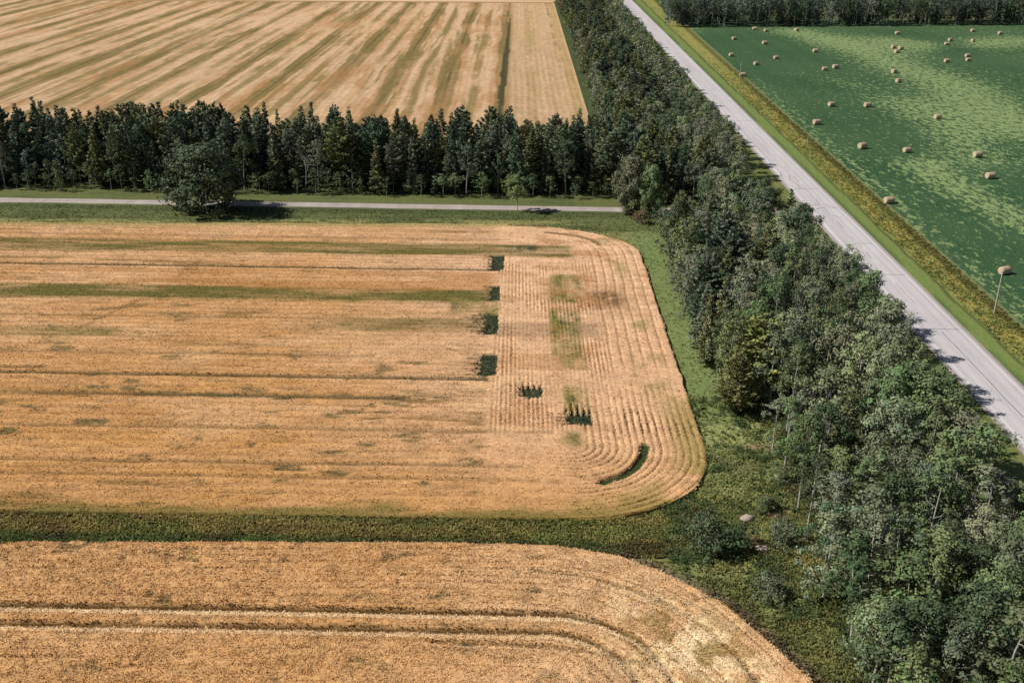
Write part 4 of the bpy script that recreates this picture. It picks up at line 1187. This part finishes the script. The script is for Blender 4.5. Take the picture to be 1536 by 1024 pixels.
m = not_crop(X, Y) & ~np.array([inpoly(a, b, S_POLY) for a, b in zip(X, Y)]) & (polydist(X, Y, B_EDGE) > 1.2)
g = fbm(X * .22, Y * .22, 821); m &= (g > .47) | (r_.random(len(X)) < .12); X, Y, g = X[m], Y[m], g[m]
c = np.ones((len(X), 3)) * np.array((.10, .145, .058)); c = mixc(c, (.30, .34, .13), sst(.45, .60, fbm(X * .35, Y * .35, 831)))
leafy_cover("clearing_weeds", X, Y, 0.2 + 1.1 * (g - .35), c, 16, .24, "bright leafy weeds filling the clearing beside the wheat field corner")

# ------------------------------------------------------------------ hay bales
M_BALE_SIDE = None
def bale_mats():
    m, nt, b = nodes_of("bale_wrap")
    n = noise(nt, 4.0, (0.35, 3, 3), 4); n2 = noise(nt, 1.2, (6, .6, .6), 2)
    rp = nt.nodes.new("ShaderNodeValToRGB"); rp.color_ramp.elements[0].color = (.36, .25, .16, 1); rp.color_ramp.elements[1].color = (.70, .55, .40, 1)
    rp.color_ramp.elements[0].position = .3; rp.color_ramp.elements[1].position = .7
    nt.links.new(mathn(nt, 'ADD', mathn(nt, 'MULTIPLY', n, .5), mathn(nt, 'MULTIPLY', n2, .5)), rp.inputs[0]); nt.links.new(rp.outputs[0], b.inputs["Base Color"])
    b.inputs["Roughness"].default_value = .9; b.inputs["Specular IOR Level"].default_value = .1
    m2, nt, b = nodes_of("bale_end")
    tc = nt.nodes.new("ShaderNodeTexCoord"); sp = nt.nodes.new("ShaderNodeSeparateXYZ"); nt.links.new(tc.outputs["Object"], sp.inputs[0])
    rad = mathn(nt, 'SQRT', mathn(nt, 'ADD', mathn(nt, 'POWER', sp.outputs[1], 2.0), mathn(nt, 'POWER', mathn(nt, 'SUBTRACT', sp.outputs[2], 0.78), 2.0)))
    ring = mathn(nt, 'SINE', mathn(nt, 'ADD', mathn(nt, 'MULTIPLY', rad, 34.0), mathn(nt, 'MULTIPLY', noise(nt, 3), 5.0)))
    rp = nt.nodes.new("ShaderNodeValToRGB"); rp.color_ramp.elements[0].color = (.44, .32, .20, 1); rp.color_ramp.elements[1].color = (.74, .60, .42, 1)
    nt.links.new(mathn(nt, 'MULTIPLY_ADD', ring, .35, .5), rp.inputs[0]); nt.links.new(rp.outputs[0], b.inputs["Base Color"]); b.inputs["Roughness"].default_value = .95
    return m, m2
MB_WRAP, MB_END = bale_mats()
def bale_meshes(R=0.78, L=2.1):
    r = np.random.default_rng(3); n = 28
    prof = [(-L / 2, R * .90), (-L / 2 + .07, R * .97), (-L * .3, R * 1.0), (-L * .1, R * 1.01), (L * .1, R * 1.0), (L * .3, R * 1.01), (L / 2 - .07, R * .97), (L / 2, R * .90)]
    th = np.linspace(0, 2 * math.pi, n, endpoint=False)
    wob = 1 + .018 * r.normal(size=n)
    V = []
    for x, rr in prof:
        y = np.cos(th) * rr * wob; z = np.sin(th) * rr * wob + R
        z = np.maximum(z, .0 + .02)           # settles flat on the ground
        V.append(np.stack([np.full(n, x) + .02 * r.normal(size=n), y, z], 1))
    idx = np.arange(len(prof) * n).reshape(len(prof), n); nx = np.roll(idx, -1, 1)
    F = np.stack([idx[:-1], nx[:-1], nx[1:], idx[1:]], -1).reshape(-1, 4)
    body = np_mesh("bale_body", np.concatenate(V), F); body.polygons.foreach_set("use_smooth", np.ones(len(F), bool)); body.materials.append(MB_WRAP)
    ends = []
    for k in (0, -1):
        ring = V[k]; inner = ring * np.array([1, .55, .55]) + np.array([(.03 if k else -.03), 0, R * .45]); cen = ring.mean(0) + np.array([(.05 if k else -.05), 0, 0])
        vv = np.concatenate([ring, inner, [cen]]); f4 = []
        bm_f = [(i, (i + 1) % n, n + (i + 1) % n, n + i) for i in range(n)] + [(n + i, n + (i + 1) % n, 2 * n, 2 * n) for i in range(n)]
        me = bpy.data.meshes.new("bale_end"); me.from_pydata([tuple(v) for v in vv], [], [f if f[2] != f[3] else f[:3] for f in bm_f]); me.materials.append(MB_END)
        ends.append(me)
    return body, ends
B_BODY, B_ENDS = bale_meshes()
BALES = [  # photo survey position of the base, and what tells each apart
    (1506, 411, "largest round hay bale, just above the top of the near utility pole"),
    (1333, 305, "round hay bale closest to the weedy ditch, below the long row of others"),
    (1485, 268, "round hay bale on the dark grass, lowest on the right side of the meadow"),
    (1466, 236, "round hay bale up and left of the lowest right-hand bale"),
    (1360, 229, "middle bale of the loose row of three across the lower meadow"),
    (1293, 223, "left bale of the loose row of three across the lower meadow"),
    (1406, 179, "lone round bale at the lower edge of the pale green patch"),
    (1225, 187, "round bale nearest the ditch, below and left of the level pair"),
    (1247, 160, "left bale of the level pair in mid meadow"),
    (1301, 161, "right bale of the level pair in mid meadow"),
    (1347, 124, "lower of two bales one above another beside the pale patch"),
    (1341, 110, "upper of two bales one above another beside the pale patch"),
    (1114, 115, "small bale right behind the far utility pole"),
    (1237, 106, "left bale of a close slanting pair left of centre"),
    (1253, 103, "right bale of a close slanting pair left of centre"),
    (1134, 98, "bale above and right of the one behind the far pole"),
    (1164, 89, "bale third from the ditch, right of the bale by the far pole"),
    (1097, 85, "small bale by the ditch above the far utility pole"),
    (1223, 79, "lone bale above the slanting pair, by the tip of the pale patch"),
    (1147, 67, "small bale alone on dark grass in the upper left meadow"),
    (1101, 60, "topmost bale close to the ditch in the upper left corner"),
    (1452, 92, "lower bale of two nearly touching on the right"),
    (1451, 86, "upper bale of two nearly touching on the right"),
    (1420, 94, "pale bale at the dark green strip, left of two touching ones"),
    (1345, 80, "front bale of the pale cluster of three"),
    (1340, 73, "left rear bale of the pale cluster of three"),
    (1351, 75, "right rear bale of the pale cluster of three"),
    (1420, 68, "left lower bale of the faint upper pair right of centre"),
    (1425, 62, "right upper bale of the faint upper pair right of centre"),
    (1346, 52, "small bale near the far tree row, on the dark green strip"),
    (1459, 63, "small faint bale on pale ground below the far right trees"),
    (1459, 48, "tiny bale touching the shade of the far tree row on the right"),
    (1500, 52, "rightmost tiny bale below the far tree row"),
    (1132, 45.5, "leftmost of three tiny bales along the far tree row"),
    (1149, 48, "middle of three tiny bales along the far tree row"),
    (1195, 47, "rightmost of three tiny bales along the far tree row"),
]
for px, py, lab in BALES:
    x, y = ground(px, py)
    root = bpy.data.objects.new("hay_bale", None); root.empty_display_size = .3; COL.objects.link(root)
    root.location = (x, y, 0.02); root.rotation_euler = (0, 0, math.radians(prng.gauss(19, 8)))
    k = prng.uniform(.93, 1.06); root.scale = (k, k, k)
    root["label"] = lab; root["category"] = "hay bale"; root["group"] = "round hay bales on the meadow"
    link("body", B_BODY, None, root)
    for e in B_ENDS: link("end_face", e, None, root)

# ------------------------------------------------------------------ poles, post, stones
def utility_pole(px, py, h, label):
    x, y = ground(px, py)
    root = bpy.data.objects.new("utility_pole", None); root.empty_display_size = .3; COL.objects.link(root)
    root.location = (x, y, 0); root["label"] = label; root["category"] = "utility pole"; root["group"] = "utility poles beside the highway ditch"
    link("pole", np_mesh("pole", *tube([(0, 0, -.3), (.02, 0, h * .5), (.03, 0, h)], [.155, .125, .10], 10)), M_POLE, root)
    v, f = tube([(0.03, 0, h), (.03, 0, h + .12), (.03, 0, h + .2)], [.05, .07, .03], 8)
    link("insulator", np_mesh("insulator", v, f), M_GREY, root)
    v, f = join([tube([(.13, 0, h - .9), (.20, 0, h - .85)], [.03, .03], 6), tube([(.2, 0, h - 1.0), (.2, 0, h - .7)], [.05, .05], 8)])
    link("bracket", np_mesh("bracket", v, f), M_GREY, root)
M_GREY = plain_mat("grey_metal", (.35, .35, .36), 2, .2)
utility_pole(1491, 470, 7.4, "tall thin utility pole below the largest hay bale at the right")
utility_pole(1109, 127, 8.0, "distant thin utility pole by the ditch in front of a small bale")
x, y = ground(1211, 216)
o = link("marker_post", np_mesh("marker_post", *tube([(0, 0, -.2), (0, 0, 1.5), (0, 0, 1.9), (0, 0, 1.95)], [.11, .10, .09, .02], 8)), M_POLE,
         label="short weathered post in the yellow ditch weeds beside the hay meadow", cat="post"); o.location = (x, y, 0)

def stone(seed, sx, sy, sz):
    r = np.random.default_rng(seed); nu, nv = 12, 8
    V = [];
    for j in range(nv + 1):
        ph = math.pi * j / nv
        for i in range(nu):
            th = 2 * math.pi * i / nu
            d = np.array([math.sin(ph) * math.cos(th), math.sin(ph) * math.sin(th), math.cos(ph)])
            k = 1 + .22 * (float(vnoise(d[0] * 1.7 + 5 * seed, d[1] * 1.7 + d[2], seed)) - .5) * 2
            V.append(d * k * np.array([sx, sy, sz]) + np.array([0, 0, sz * .45]))
    F = [(j * nu + i, j * nu + (i + 1) % nu, (j + 1) * nu + (i + 1) % nu, (j + 1) * nu + i) for j in range(nv) for i in range(nu)]
    return np_mesh("field_stone", np.array(V), np.array(F))
for px, py, sd_, s3, lab in ((1120, 780, 1, (.85, .6, .45), "upper pinkish stone in the green clearing beside the wood"),
                             (1143, 825, 2, (.75, .6, .4), "lower pinkish stone in the clearing right of the big bush")):
    x, y = ground(px, py)
    o = link("field_stone", stone(sd_, *s3), M_ROCK, label=lab, cat="stone", group="pinkish stones in the clearing"); o.location = (x, y, 0)

scene.render.engine = 'CYCLES'
scene.cycles.max_bounces = 4
scene.cycles.diffuse_bounces = 2
scene.cycles.transmission_bounces = 2
scene.cycles.use_denoising = False
